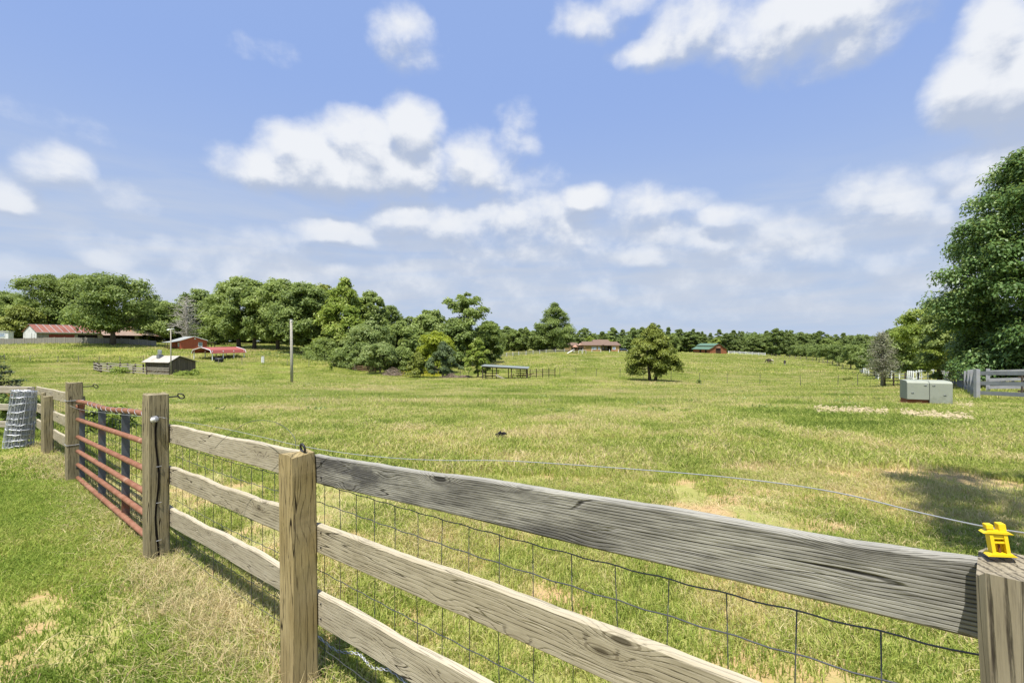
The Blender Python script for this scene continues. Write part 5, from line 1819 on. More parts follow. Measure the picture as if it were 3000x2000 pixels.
def build_horses():
    def horse(name, label, px_, D, rotz, mat, pmat=None):
        g = G(px_, D)
        t = thing('horse', label, 'horse', g, rotz, 'horses grazing on the hill')
        bm = bmesh.new()
        sk = bm.verts.layers.skin.verify()
        # x forward, grazing with the head down
        nodes = {'pelvis': ((-.62, 0, 1.22), .27), 'loin': ((-.2, 0, 1.2), .26), 'chest': ((.45, 0, 1.18), .28), 'neck0': ((.78, 0, 1.16), .20), 'neck1': ((1.12, 0, .80), .13), 'poll': ((1.32, 0, .48), .11), 'muzzle': ((1.28, 0, .12), .065),
                 'tail0': ((-.90, 0, 1.22), .06), 'tail1': ((-1.02, 0, .9), .06), 'tail2': ((-1.04, 0, .5), .03)}
        ed = [('pelvis', 'loin'), ('loin', 'chest'), ('chest', 'neck0'), ('neck0', 'neck1'), ('neck1', 'poll'), ('poll', 'muzzle'), ('pelvis', 'tail0'), ('tail0', 'tail1'), ('tail1', 'tail2')]
        for s, sy in (('l', .17), ('r', -.17)):
            st = .12 if s == 'l' else -.1
            nodes.update({'sh' + s: ((.52, sy, .95), .15), 'el' + s: ((.50 + st * .3, sy, .78), .10), 'kn' + s: ((.53 + st, sy, .45), .055), 'fe' + s: ((.52 + st, sy, .14), .04), 'ho' + s: ((.56 + st, sy, .03), .06),
                          'th' + s: ((-.62, sy, .98), .19), 'st' + s: ((-.50 - st * .3, sy, .80), .13), 'hk' + s: ((-.76 - st, sy, .50), .06), 'hf' + s: ((-.72 - st, sy, .15), .042), 'hh' + s: ((-.68 - st, sy, .03), .06)})
            ed += [('chest', 'sh' + s), ('sh' + s, 'el' + s), ('el' + s, 'kn' + s), ('kn' + s, 'fe' + s), ('fe' + s, 'ho' + s), ('pelvis', 'th' + s), ('th' + s, 'st' + s), ('st' + s, 'hk' + s), ('hk' + s, 'hf' + s), ('hf' + s, 'hh' + s)]
            nodes['ear' + s] = ((1.36, sy * .35, .62), .025)
            ed.append(('poll', 'ear' + s))
        vs = {}
        for k, (co, r_) in nodes.items():
            v = bm.verts.new(co)
            v[sk].radius = (r_, r_)
            v[sk].use_root = (k == 'pelvis')
            vs[k] = v
        for a, b in ed:
            bm.edges.new((vs[a], vs[b]))
        me = bpy.data.meshes.new('body')
        bm.to_mesh(me)
        bm.free()
        me.materials.append(mat)
        o = obj('body', me, t)
        o.modifiers.new('skin', 'SKIN').use_smooth_shade = True
        sb = o.modifiers.new('subdivision', 'SUBSURF')
        sb.levels = sb.render_levels = 1
        mb = MB()
        mb.tube([(.74, 0, 1.38), (.98, 0, 1.06), (1.25, 0, .68), (1.36, 0, .56)], [.05, .06, .05, .03], 6)
        mb.build('mane', m_black, t, smooth=True)
    m_dh = m_plain('dark_bay_coat', (.028, .02, .016), .6, .3, 0, .3, 3)
    m, nt, b = new_mat('pale_patched_coat')
    co = N(nt, 'ShaderNodeTexCoord').outputs['Object']
    x = N(nt, 'ShaderNodeSeparateXYZ', {0: co}).outputs[0]
    f = SMOOTH(nt, M(nt, 'ADD', x, M(nt, 'MULTIPLY_ADD', NOISE(nt, co, 3, 3), .6, -.3)), .0, .25)
    setcol(nt, b, MIX(nt, f, (.62, .52, .46), (.05, .035, .03)), .6, .2)
    horse('horse', 'dark horse grazing behind the pale hindquartered one', 2253, 152, R(188), m_dh)
    horse('horse', 'pale rumped dark fronted horse grazing on the hill', 2259, 149, R(205), m)
    m2, nt, b = new_mat('white_legged_coat')
    co = N(nt, 'ShaderNodeTexCoord').outputs['Object']
    z = N(nt, 'ShaderNodeSeparateXYZ', {0: co}).outputs[2]
    setcol(nt, b, MIX(nt, SMOOTH(nt, z, .4, .6), (.55, .50, .45), (.03, .024, .02)), .6, .2)
    horse('horse', 'dark horse with white legs grazing alone on the hill', 2299, 141, R(240), m2)


build_horses()

# ------------------------------------------------------------------ trees and shrubs
lf_oak = m_leaf('oak_leaves', (.11, .15, .040), (.21, .28, .072), (.34, .41, .145))
lf_dark = m_leaf('dark_oak_leaves', (.09, .13, .040), (.175, .24, .068), (.30, .37, .125))
lf_fresh = m_leaf('fresh_leaves', (.10, .155, .025), (.22, .30, .048), (.38, .44, .12))
lf_pale = m_leaf('pale_willow_leaves', (.095, .145, .045), (.20, .27, .085), (.34, .40, .16))
lf_blue = m_leaf('bluish_cedar', (.065, .10, .048), (.145, .20, .092), (.27, .33, .17))
lf_cedar = m_leaf('cedar_sprays', (.075, .10, .018), (.175, .215, .036), (.30, .33, .075), .25)
lf_maple = m_leaf('glossy_maple_leaves', (.058, .115, .030), (.13, .225, .062), (.32, .40, .14), .28, .45, .35)
lf_far = m_leaf('far_wood_leaves', (.07, .105, .034), (.14, .195, .056), (.25, .31, .105), var=.22)
lf_yel = m_leaf('yellow_green_leaves', (.13, .18, .014), (.27, .33, .03), (.40, .44, .07))
lf_brush = m_leaf('dry_brush', (.14, .105, .07), (.22, .17, .12), (.32, .26, .19), .1)
lf_gold = m_leaf('goldenrod', (.20, .24, .015), (.40, .38, .02), (.58, .50, .02))
bk = m_bark('brown_bark', (.075, .058, .043), (.17, .14, .11))
bk_grey = m_bark('grey_bark', (.17, .155, .135), (.34, .31, .27))
bk_dead = m_bark('bleached_dead_wood', (.30, .28, .25), (.52, .49, .44))


def leaf_mesh(name, P, Nrm, size, tint, mat, rs, shape='leaf', aspect=.55):
    """one small folded leaf (two triangles) at every point, facing roughly along Nrm"""
    n = len(P)
    A = rs.normal(size=(n, 3))
    A -= Nrm * np.sum(A * Nrm, 1, keepdims=True)
    A /= np.linalg.norm(A, axis=1, keepdims=True) + 1e-9
    B = np.cross(Nrm, A)
    s = size[:, None] if hasattr(size, '__len__') else size
    droop = np.array([0, 0, -1.0]) * s * .18
    v = np.stack([P - A * s * .5, P + B * s * aspect * .5 + Nrm * s * .08, P + A * s * .5 + droop, P - B * s * aspect * .5 + Nrm * s * .08], 1)
    me = bpy.data.meshes.new(name)
    me.vertices.add(n * 4)
    me.vertices.foreach_set('co', v.astype(np.float32).ravel())
    me.loops.add(n * 4)
    me.loops.foreach_set('vertex_index', np.arange(n * 4, dtype=np.int32))
    me.polygons.add(n)
    me.polygons.foreach_set('loop_start', np.arange(0, n * 4, 4, dtype=np.int32))
    me.polygons.foreach_set('loop_total', np.full(n, 4, np.int32))
    at = me.attributes.new('tint', 'FLOAT', 'POINT')
    at.data.foreach_set('value', np.repeat(np.clip(tint, 0, 1), 4).astype(np.float32))
    me.update()
    me.materials.append(mat)
    return me


def tree_meshes(kind, seed, h, w, leaf_mat, bark_mat, base=.22, lobes=34, n=13500, leaf=.5, lobe_r=.30, prof='round', trunks=1, trunk_r=None, gap=.0, flat=.78, lean=0.0):
    """trunk mesh and crown mesh; h, w: height and crown width; base: share of the height free of leaves"""
    rs = np.random.default_rng(seed)
    r = random.Random(seed)
    hb = h * base
    ch = h - hb

    def env(t):                                   # crown half width at share t of the crown height
        if prof == 'round':
            return math.sqrt(max(0, 1 - (2 * t - .92) ** 2 / 1.18)) if t < .97 else .2
        if prof == 'broad':
            return min(1.0, (t * 3.2 + .35)) * math.sqrt(max(0, 1 - max(0, t - .25) ** 2 / .60))
        if prof == 'cone':
            return max(.06, (1 - t) ** .8) * min(1, .55 + t * 4)
        if prof == 'egg':
            return min(1, .62 + t * 2.2) * (1 - max(0, (t - .22) / .80) ** 1.7)
        if prof == 'column':
            return (.85 if t < .7 else .85 * (1 - (t - .7) / .34)) * min(1, .5 + 3 * t)
        if prof == 'maple':
            return min(1, .97 + .4 * t) * math.sqrt(max(0, 1 - max(0, t - .34) ** 2 / .46))
        if prof == 'bush':
            return math.sqrt(max(0, 1 - t * t * .97))
        return 1
    C, RD = [], []
    for i in range(lobes):
        t = ((i + .5) / lobes) ** .95 + r.uniform(-.03, .03)
        t = min(.985, max(.02, t))
        e = env(t) * w / 2
        rad = lobe_r * w / 2 * r.uniform(.65, 1.25) * (.55 + .45 * env(t)) * (1.0 if prof != 'cone' else .8)
        q = math.sqrt(r.uniform(.3, 1)) if i % 5 else r.uniform(0, .35)
        a = i * 2.39996 + r.uniform(-.6, .6)
        d = max(0, e - rad * .55) * q * r.uniform(.9, 1.12)
        C.append((d * math.cos(a) + lean * t * w, d * math.sin(a), hb + t * ch - rad * flat * (.9 if t > .85 else .2)))
        RD.append(rad)
    C, RD = np.array(C), np.array(RD)
    wts = RD ** 2
    pick = rs.choice(lobes, n, p=wts / wts.sum())
    d = rs.normal(size=(n, 3))
    d /= np.linalg.norm(d, axis=1, keepdims=True)
    d[:, 2] = np.where(d[:, 2] < -.35, -d[:, 2] * .7, d[:, 2])
    rr = RD[pick] * (rs.random(n) ** .35) * (1 + .22 * rs.normal(size=n) * .6)
    P = C[pick] + d * rr[:, None] * np.array([1, 1, flat])
    if prof == 'cone' or kind == 'conifer':
        P[:, 2] -= np.hypot(P[:, 0], P[:, 1]) * .16
    P[:, 2] = np.maximum(P[:, 2], .12)
    Nr = d + np.array([0, 0, .55]) + rs.normal(size=(n, 3)) * .55
    Nr /= np.linalg.norm(Nr, axis=1, keepdims=True)
    if gap:
        cell = np.sin(P[:, 0] * 1.9 / max(.5, w / 8) + 3 * np.sin(P[:, 2] * .8)) * np.sin(P[:, 1] * 2.1 / max(.5, w / 8) + 1.7 * np.sin(P[:, 2] * 1.1 + seed))
        k = cell < 1 - gap * 1.6
        P, Nr, pick = P[k], Nr[k], pick[k]
    lobe_t = rs.random(lobes) * .5 + .15
    tint = lobe_t[pick] + rs.normal(size=len(P)) * .20 + .12
    crown = leaf_mesh('crown', P, Nr, leaf * rs.uniform(.65, 1.25, len(P)), tint, leaf_mat, rs)
    # trunk and limbs
    mb = MB()
    tr = trunk_r or h * .022
    for k in range(trunks):
        off = Vector((0, 0, 0)) if trunks == 1 else Vector(((k - (trunks - 1) / 2) * tr * 4.2, r.uniform(-.2, .2), 0))
        top = Vector((off.x * 2.6 + lean * w * .6, off.y, hb + ch * .72))
        pts = []
        for i in range(8):
            s = i / 7
            p = off.lerp(top, s) + Vector((r.uniform(-1, 1), r.uniform(-1, 1), 0)) * tr * .5 * (s > 0)
            pts.append(Vector((p.x, p.y, -.4 + (p.z + .4) * s if i == 0 else p.z)))
        mb.tube(pts, [tr * (1.45 if i == 0 else 1.12 if i == 1 else 1 - .78 * i / 7) for i in range(8)], 9)
        for i in range(k, lobes, max(1, lobes // 16) * trunks):
            c = Vector(C[i])
            s = min(.95, max(.28 if base > .1 else .05, (c.z - h * .16) / (hb + ch * .75)))
            a = off.lerp(top, s)
            mid = a.lerp(c, .55) + Vector((0, 0, -.04 * h))
            mb.tube([a, mid, c], [tr * .42 * (1.1 - s), tr * .26 * (1.1 - s) + .012, .012], 5)
    trunk = mb.mesh('trunk', bark_mat, smooth=True)
    return trunk, crown


LIB = {}


def tree(kind, label, px_, D, top=None, width=None, base_px=None, seed=0, group=None, cat='tree', name=None, rot=None, lib=None, sx=1.0, **kw):
    """a tree standing D metres away in photo column px_; top: photo row of its tip; width: photo columns across"""
    g = G(px_, D)
    # rows and columns of the photo give the size at that distance
    h = H - (top - 1000) / F * D - g.z
    w = width / F * D * (1.0 if lib or D < 90 or D > 200 else 1.14)
    name = name or 'broadleaf_tree'
    t = thing(name, label, cat, g, 0, group)
    if lib:
        trunk, crown, lh, lw = LIB[lib]
        t.scale = (w / lw, w / lw, h / lh)
    else:
        trunk, crown = tree_meshes(kind, seed, h, w, **kw)
    t.rotation_euler = (0, 0, random.Random(seed + 5).uniform(0, 6.28) if rot is None else rot)
    obj('trunk', trunk, t)
    obj('crown', crown, t)
    return t


OAK = dict(leaf_mat=lf_oak, bark_mat=bk, base=.12, lobes=70, n=22000, leaf=.74, lobe_r=.31, prof='broad', gap=.10)


def o(**k):
    q = dict(OAK)
    q.update(k)
    return q


# the group behind the long barn
tree('b', 'broad dark oak standing at the left edge behind the stockade fence', 22, 178, 850, 150, seed=1, **o(leaf_mat=lf_dark))
tree('b', 'tall oak with a flat left shoulder behind the white end of the barn', 140, 172, 800, 165, seed=2, **o(leaf_mat=lf_oak, base=.25))
tree('b', 'tall oak rising over the middle of the rusty roof', 232, 178, 798, 135, seed=3, **o(leaf_mat=lf_oak))
tree('b', 'big spreading oak with a bare trunk in front of the long barn', 330, 129, 796, 225, seed=4, rot=.4, **o(leaf_mat=lf_dark, base=.20, n=22000, lobes=60, trunk_r=.55, gap=.22))
tree('b', 'olive brown tree left of the long barn', 62, 158, 893, 95, seed=5, **o(leaf_mat=lf_cedar, base=.08, n=12000))
tree('b', 'bright green sapling glowing behind the rusty barn roof', 220, 165, 895, 60, seed=6, **o(leaf_mat=lf_fresh, base=.05, n=7500))
tree('b', 'low round tree right of the spreading oak', 455, 165, 872, 130, seed=7, **o(leaf_mat=lf_oak, base=.05, n=14850))
tree('b', 'low green tree between the barn and the dead grey tree', 415, 172, 905, 120, seed=72, **o(leaf_mat=lf_fresh, base=.02, n=13500))
tree('b', 'dark round oak behind the dead grey tree', 585, 172, 842, 130, seed=8, **o(leaf_mat=lf_dark, base=.05, n=16200))
tree('b', 'dark bushy tree filling the gap left of the red cabin', 500, 178, 885, 110, seed=73, **o(leaf_mat=lf_dark, base=.02, n=13500))
tree('b', 'leafy tree behind the right porch of the red cabin', 640, 160, 872, 110, seed=74, **o(leaf_mat=lf_oak, base=.04, n=13500))
# the wood in the middle left
tree('b', 'tall oak at the left end of the wood above the carport', 700, 142, 808, 165, seed=9, **o(base=.15, n=22950))
tree('b', 'broad oak next to the left end of the wood', 745, 136, 820, 150, seed=91, **o(leaf_mat=lf_dark, base=.17, n=20250))
tree('b', 'oak with a pale crown standing directly behind the utility pole', 815, 132, 812, 165, seed=10, **o(leaf_mat=lf_oak, base=.15, n=22950))
tree('b', 'dark trunked oak right of the utility pole', 890, 122, 826, 165, seed=11, **o(leaf_mat=lf_dark, base=.14, n=22950))
tree('b', 'olive leaved oak behind the dark trunked one', 940, 138, 828, 130, seed=111, **o(leaf_mat=lf_cedar, base=.1, n=17550))
tree('b', 'tallest bright green tree of the wood with a pointed top', 1010, 118, 810, 165, seed=12, **o(leaf_mat=lf_fresh, base=.06, n=25650, lobes=56, prof='egg', gap=.14))
tree('b', 'rounded tree stepping down at the right of the tall bright one', 1085, 124, 850, 110, seed=13, **o(base=.04, n=16200))
tree('b', 'distant rounded tree seen over the shoulder of the wood', 1140, 175, 892, 100, seed=14, **o(leaf_mat=lf_dark, base=.05, n=12000))
tree('b', 'silvery leaved tree in front of the wood', 1085, 104, 935, 135, seed=15, **o(leaf_mat=lf_pale, base=.02, n=16200, leaf=.5, prof='round'))
tree('b', 'green tree between the silvery one and the airy tall one', 1175, 108, 938, 115, seed=16, **o(leaf_mat=lf_oak, base=.02, n=14850, prof='round'))
tree('b', 'dense tree left of the airy tall one', 1262, 118, 905, 130, seed=17, **o(leaf_mat=lf_oak, base=.03, n=17550))
tree('b', 'tall airy tree with sky showing through its right side', 1365, 124, 856, 170, seed=18, **o(leaf_mat=lf_oak, base=.22, n=9500, lobes=40, lobe_r=.22, gap=.3, trunk_r=.3))
tree('b', 'dark tree under the airy tall one', 1335, 118, 930, 130, seed=181, **o(leaf_mat=lf_dark, base=.02, n=14850))
tree('b', 'round tree at the right foot of the airy tall one', 1428, 132, 938, 95, seed=19, **o(leaf_mat=lf_dark, base=.03, n=12000))
tree('b', 'yellow green bushy tree above the yellow flower bank', 1275, 97, 968, 110, seed=20, **o(leaf_mat=lf_yel, base=.02, n=12000, leaf=.45, prof='round'))
tree('b', 'young pale tree with a thin trunk before the wood', 1113, 91, 1004, 108, seed=21, **o(leaf_mat=lf_pale, base=.28, n=9750, leaf=.40, prof='round', lobes=26, trunk_r=.12))
tree('b', 'dark dense bush at the foot of the bright green tree', 1018, 101, 1012, 95, seed=22, name='bush', cat='bush', **o(leaf_mat=lf_dark, base=.0, n=10500, leaf=.45, prof='bush'))
tree('b', 'low green bush right of the young pale tree', 1178, 94, 1012, 90, seed=23, name='bush', cat='bush', **o(leaf_mat=lf_oak, base=.0, n=10500, leaf=.42, prof='bush'))
tree('b', 'low leafy bush under the dark trunked oak', 950, 112, 985, 120, seed=24, name='bush', cat='bush', **o(leaf_mat=lf_oak, base=.0, n=12000, leaf=.45, prof='bush'))
tree('b', 'leafy thicket bush left of the dark bush', 1062, 98, 1000, 90, seed=25, name='bush', cat='bush', **o(leaf_mat=lf_dark, base=.0, n=10500, leaf=.45, prof='bush'))
tree('conifer', 'young yellow green cedar left of the bluish cedar', 1224, 83.5, 1028, 88, seed=26, name='cedar_tree', **o(leaf_mat=lf_cedar, base=.14, n=11250, leaf=.36, prof='egg', lobes=40, lobe_r=.24, gap=.1, trunk_r=.11))
tree('conifer', 'bluish green cedar with a wide skirt by the yellow flower bank', 1298, 82.5, 997, 112, seed=27, name='cedar_tree', **o(leaf_mat=lf_blue, base=.14, n=10500, leaf=.36, prof='egg', lobes=46, lobe_r=.24, gap=.1, trunk_r=.14))
tree('b', 'bright green young tree left of the timber shelter', 1400, 80, 985, 88, seed=28, **o(leaf_mat=lf_fresh, base=.12, n=12750, leaf=.36, prof='egg', lobes=40, lobe_r=.26, gap=.2, trunk_r=.12))
# the single cedar and the tree by the house
tree('conifer', 'lone round cedar with two trunks in the middle of the pasture', 1912, 62, 944, 178, seed=29, rot=.1, name='cedar_tree', **o(leaf_mat=lf_cedar, base=.16, n=40000, leaf=.24, prof='egg', lobes=120, lobe_r=.20, gap=.0, trunks=2, trunk_r=.17, flat=.85))
tree('b', 'large tree standing alone left of the tan house', 1625, 204, 884, 130, seed=30, **o(leaf_mat=lf_dark, base=.10, n=22950, leaf=.7, prof='egg', gap=.12))
tree('b', 'green fill tree at the foot of the large tree by the house', 1585, 210, 945, 75, seed=301, **o(leaf_mat=lf_dark, base=.02, n=10500, leaf=.7))

# meshes shared by the trees of the far wood
for k, (hh, ww, pr, mt) in enumerate(((16, 12, 'broad', lf_far), (15, 10, 'egg', lf_far), (17, 11, 'round', lf_far), (14, 12, 'broad', lf_fresh), (18, 9, 'column', lf_dark), (16, 9, 'cone', lf_dark), (13, 13, 'round', lf_oak), (15, 12, 'egg', lf_pale))):
    tr_, cr_ = tree_meshes('b', 400 + k, hh, ww, leaf_mat=mt, bark_mat=bk, base=.06, lobes=30, n=5200, leaf=.95, lobe_r=.30, prof=pr, gap=.2)
    LIB[f'far{k}'] = (tr_, cr_, hh, ww)
TOPS = [(1440, 950), (1480, 958), (1500, 966), (1545, 958), (1570, 962), (1660, 968), (1720, 966), (1760, 970), (1830, 960), (1870, 958), (1960, 958), (2000, 962), (2060, 971), (2085, 966), (2150, 970), (2200, 978), (2262, 972), (2300, 972), (2350, 975), (2395, 972), (2430, 981), (2500, 981), (2560, 980), (2640, 978)]
rt = random.Random(77)
xs, ys = zip(*TOPS)
k = 0
x = 1440.0
while x < 2600:                                     # front row of the wood
    D = 238 + 55 * min(1, max(0, (x - 1440) / 400)) + rt.uniform(-10, 10)
    if 1440 < x < 1560:
        D -= 40
    top = np.interp(x, xs, ys) + rt.choice((rt.uniform(-2, 6), rt.uniform(4, 18), rt.uniform(14, 34)))
    k += 1
    tree('b', 'broadleaf tree in the front row of the far wood beyond the pasture', x, D, top, rt.uniform(34, 74), seed=500 + k, lib='far%d' % rt.choice((0, 1, 2, 2, 3, 4, 5, 6, 6, 7)), group='front row trees of the far wood')
    x += rt.uniform(12, 27)
x = 1430.0
while x < 2720:                                     # taller trees behind them
    D = 335 + rt.uniform(-14, 22)
    top = np.interp(x, xs, ys) + rt.uniform(-8, 9)
    k += 1
    tree('b', 'taller broadleaf tree at the back of the far wood beyond the pasture', x, D, top, rt.uniform(32, 66), seed=700 + k, lib='far%d' % rt.choice((0, 1, 2, 4, 5, 6)), group='back row trees of the far wood')
    x += rt.uniform(20, 32)
tree('b', 'largest rounded tree standing out of the far wood above the horses', 2272, 262, 960, 66, seed=801, lib='far2')
tree('b', 'second rounded tree standing out of the far wood, right of the largest', 2312, 266, 964, 50, seed=802, lib='far0')
# pines and trees behind the left wood, closing the gaps
for i, (x, D, top, wd) in enumerate(((90, 215, 880, 120), (390, 215, 885, 130), (530, 220, 895, 120), (640, 215, 890, 120), (1100, 220, 905, 120), (1200, 225, 925, 100), (1230, 215, 935, 90), (1450, 225, 945, 80), (1490, 235, 958, 80), (660, 190, 930, 150), (730, 185, 925, 150), (800, 178, 935, 150), (870, 172, 940, 150), (940, 165, 945, 150), (300, 190, 900, 150), (30, 195, 900, 150), (690, 205, 965, 120), (770, 200, 965, 120), (850, 195, 965, 120))):
    tree('b', 'tree deep in the wood, only its top showing behind the others', x, D, top, wd, seed=830 + i, lib='far%d' % (6 if i > 8 else i % 3), group='trees deep in the left wood')

# the far wooded ridge that reads as one mass
def build_ridge():
    rs = np.random.default_rng(3)
    n = 60000
    az = rs.uniform(-1.02, 1.02, n)
    D = rs.uniform(430, 900, n)
    X = az * D
    u = az * F + 1500
    hh = np.where((u > 1400), 13.0, 16.0) * rs.random(n) ** .5 + 4
    Z = terrain(X, D) + hh * (.9 + .25 * np.sin(az * 40) * np.sin(az * 17))
    P = np.stack([X, D, Z], -1)
    Nr = rs.normal(size=(n, 3)) * .6 + np.array([0, -.4, .8])
    Nr /= np.linalg.norm(Nr, axis=1, keepdims=True)
    me = leaf_mesh('distant_woods', P, Nr, rs.uniform(1.8, 3.4, n), rs.random(n) * .8, lf_far, rs, aspect=.9)
    tag(obj('distant_woods', me), 'distant wooded ridge closing the horizon', 'woods', kind='stuff')


build_ridge()

# row of round trees along the drive on the right
for i, (x, D, top, wd) in enumerate(((2330, 205, 1010, 46), (2362, 190, 1008, 48), (2392, 172, 1008, 52), (2425, 156, 1006, 56), (2458, 140, 1008, 62), (2492, 124, 1006, 66), (2528, 108, 1004, 72), (2562, 94, 1000, 80))):
    tree('b', ('round tree in the row along the drive, farthest end', 'round tree in the row along the drive, second from its far end', 'round tree in the row along the drive, third from its far end', 'round tree in the row along the drive, fourth from its far end',
               'round tree in the row along the drive, fourth from its near end', 'round tree in the row along the drive, third from its near end', 'round tree in the row along the drive, second from its near end', 'round tree in the row along the drive, nearest end behind the pale tree')[i],
         x, D, top, wd, seed=900 + i, group='round trees along the drive', **o(leaf_mat=lf_dark, base=.22, n=4500, leaf=.42, prof='round', lobes=24, lobe_r=.34, gap=0, trunk_r=.13))
tree('b', 'dark green tree right behind the pale bare looking tree', 2610, 78, 962, 125, seed=920, **o(leaf_mat=lf_dark, base=.16, n=14850, leaf=.42, prof='egg', gap=.1))
tree('b', 'rounded tree between the pale tree and the bright green one', 2672, 60, 935, 125, seed=921, **o(leaf_mat=lf_oak, base=.16, n=16200, leaf=.34, prof='round', gap=.1, trunk_r=.16))
tree('b', 'bright green leafy tree above the utility cabinet', 2752, 43, 880, 235, seed=922, **o(leaf_mat=lf_fresh, base=.22, n=24000, leaf=.24, prof='round', lobes=70, lobe_r=.24, gap=.12, trunk_r=.17))
tree('b', 'dark green tree between the bright one and the big maple', 2830, 36, 838, 250, seed=927, **o(leaf_mat=lf_oak, base=.08, n=26000, leaf=.26, prof='round', lobes=80, lobe_r=.22, gap=.05, trunk_r=.17))
tree('b', 'big dark glossy maple filling the right edge', 3190, 27, 350, 650, seed=923, rot=1.0, name='maple_tree', **o(leaf_mat=lf_maple, base=.03, n=230000, leaf=.205, prof='maple', lobes=340, lobe_r=.19, gap=.0, trunk_r=.30, flat=.9))
tree('b', 'sunlit yellow green bush below the maple beyond the drive', 2890, 52, 995, 150, seed=924, name='bush', cat='bush', **o(leaf_mat=lf_yel, base=.0, n=13500, leaf=.28, prof='bush', gap=.1))
tree('b', 'yellow green bush at the right edge beyond the drive', 3010, 50, 985, 170, seed=925, name='bush', cat='bush', **o(leaf_mat=lf_fresh, base=.0, n=13500, leaf=.28, prof='bush', gap=.1))


def build_shade_tree():
    """stands off to the right, outside the frame; its shade reaches into the lower right of the picture"""
    g = Vector((4.25, .75, 0))
    g.z = gz(g.x, g.y)
    t = thing('broadleaf_tree', 'broadleaf tree right of the camera shading the pasture edge', 'tree', g)
    trunk, crown = tree_meshes('b', 950, 10.9, 4.0, leaf_mat=lf_oak, bark_mat=bk, base=.68, lobes=34, n=6500, leaf=.17, lobe_r=.26, prof='round', trunk_r=.14, gap=.12)
    obj('trunk', trunk, t)
    obj('crown', crown, t)


build_shade_tree()


def branch_tree(name, label, px_, D, top, width, mat, seed, nb=70, twig=3, leafn=0, leaf_mat=None, droop=.0, base=.18, tr=.2, leaf=.12, tint=.5):
    """a tree whose branches show: trunk, boughs, twigs; few leaves or none"""
    g = G(px_, D)
    h = H - (top - 1000) / F * D - g.z
    w = width / F * D
    r = random.Random(seed)
    t = thing(name, label, 'tree', g)
    MB().tube([(0, 0, -.3), (.03 * w, 0, h * .4), (0, 0, h * .75), (.02 * w, 0, h)], [tr * 1.2, tr * .9, tr * .45, .02], 8).build('trunk', mat, t, smooth=True)
    mb = MB()
    tips = []
    for i in range(nb):
        s = base + (1 - base) * (i + .5) / nb
        a = i * 2.4 + r.uniform(-.4, .4)
        L = w / 2 * (1.08 - s) ** .55 * r.uniform(.6, 1.1) * min(1, .5 + (s - base) * 4)
        z0 = s * h * .95
        d = Vector((math.cos(a), math.sin(a), 0))
        p0 = Vector((0, 0, z0))
        p1 = p0 + d * L * .5 + Vector((0, 0, L * r.uniform(.05, .35) - droop * L * .3))
        p2 = p0 + d * L + Vector((0, 0, L * r.uniform(.1, .5) - droop * L))
        mb.tube([p0, p1, p2], [tr * .22, tr * .13, tr * .04], 4, False)
        for k in range(twig):
            q = p0.lerp(p1, r.uniform(.4, 1)) if r.random() < .4 else p1.lerp(p2, r.random())
            e = q + Vector((r.uniform(-1, 1), r.uniform(-1, 1), r.uniform(-.4, .8) - droop * .6)) * L * .38
            m_ = q.lerp(e, .5) + Vector((0, 0, .05 * L))
            mb.tube([q, m_, e], [tr * .08, tr * .05, tr * .02], 3, False)
            tips += [q, m_, e]
    mb.build('boughs', mat, t)
    if leafn:
        rs = np.random.default_rng(seed)
        T = np.array([tuple(p) for p in tips])
        P = T[rs.integers(0, len(T), leafn)] + rs.normal(size=(leafn, 3)) * w * .030
        Nr = rs.normal(size=(leafn, 3)) + np.array([0, 0, .4])
        Nr /= np.linalg.norm(Nr, axis=1, keepdims=True)
        obj('crown', leaf_mesh('crown', P, Nr, leaf * rs.uniform(.6, 1.2, leafn), rs.random(leafn) * .5 + tint - .25, leaf_mat, rs, aspect=.4), t)
    return t


branch_tree('dead_tree', 'leafless grey dead tree left behind the red cabin', 545, 140, 866, 135, bk_dead, 31, 95, 5, tr=.45)
lf_thin = m_leaf('thin_grey_leaves', (.15, .165, .10), (.25, .265, .17), (.38, .38, .27), .3)
branch_tree('thin_tree', 'pale thin leaved tree beside the white fence at right', 2584, 42.5, 972, 128, bk_grey, 32, 90, 5, 5200, lf_thin, .15, .2, .14, .15)


def build_edge_conifer():
    """evergreen whose bough ends reach in at the left edge"""
    g = G(-150, 13.5)
    t = thing('fir_tree', 'evergreen whose bough tips reach in at the left edge', 'tree', g)
    r = random.Random(6)
    MB().tube([(0, 0, -.3), (0, 0, 1.6), (0, 0, 2.6)], [.11, .08, .02], 8).build('trunk', bk, t, smooth=True)
    rs = np.random.default_rng(6)
    mb = MB()
    Ps, Ns, Sz = [], [], []
    for i in range(60):
        s = i / 60
        a = i * 2.4
        L = 1.62 * (1 - s) ** .7 + .1
        z0 = .35 + 2.0 * s
        for k in range(10):
            q = (k + 1) / 10
            p = Vector((math.cos(a) * L * q, math.sin(a) * L * q, z0 - .25 * L * q + .22 * L * q * q))
            for _ in range(60):
                Ps.append(tuple(p + Vector((r.gauss(0, .07), r.gauss(0, .07), r.gauss(0, .04)))))
                Ns.append((r.gauss(0, .5), r.gauss(0, .5), 1))
        mb.tube([(0, 0, z0), (math.cos(a) * L * .5, math.sin(a) * L * .5, z0 - .07 * L), (math.cos(a) * L, math.sin(a) * L, z0 - .03 * L)], [.02, .014, .005], 4, False)
    mb.build('boughs', bk, t)
    P, Nn = np.array(Ps), np.array(Ns)
    Nn /= np.linalg.norm(Nn, axis=1, keepdims=True)
    obj('crown', leaf_mesh('crown', P, Nn, rs.uniform(.07, .14, len(P)), rs.random(len(P)) * .6, m_leaf('fir_needles', (.026, .042, .020), (.050, .078, .036), (.10, .13, .065), .15), rs, aspect=.25), t)


build_edge_conifer()


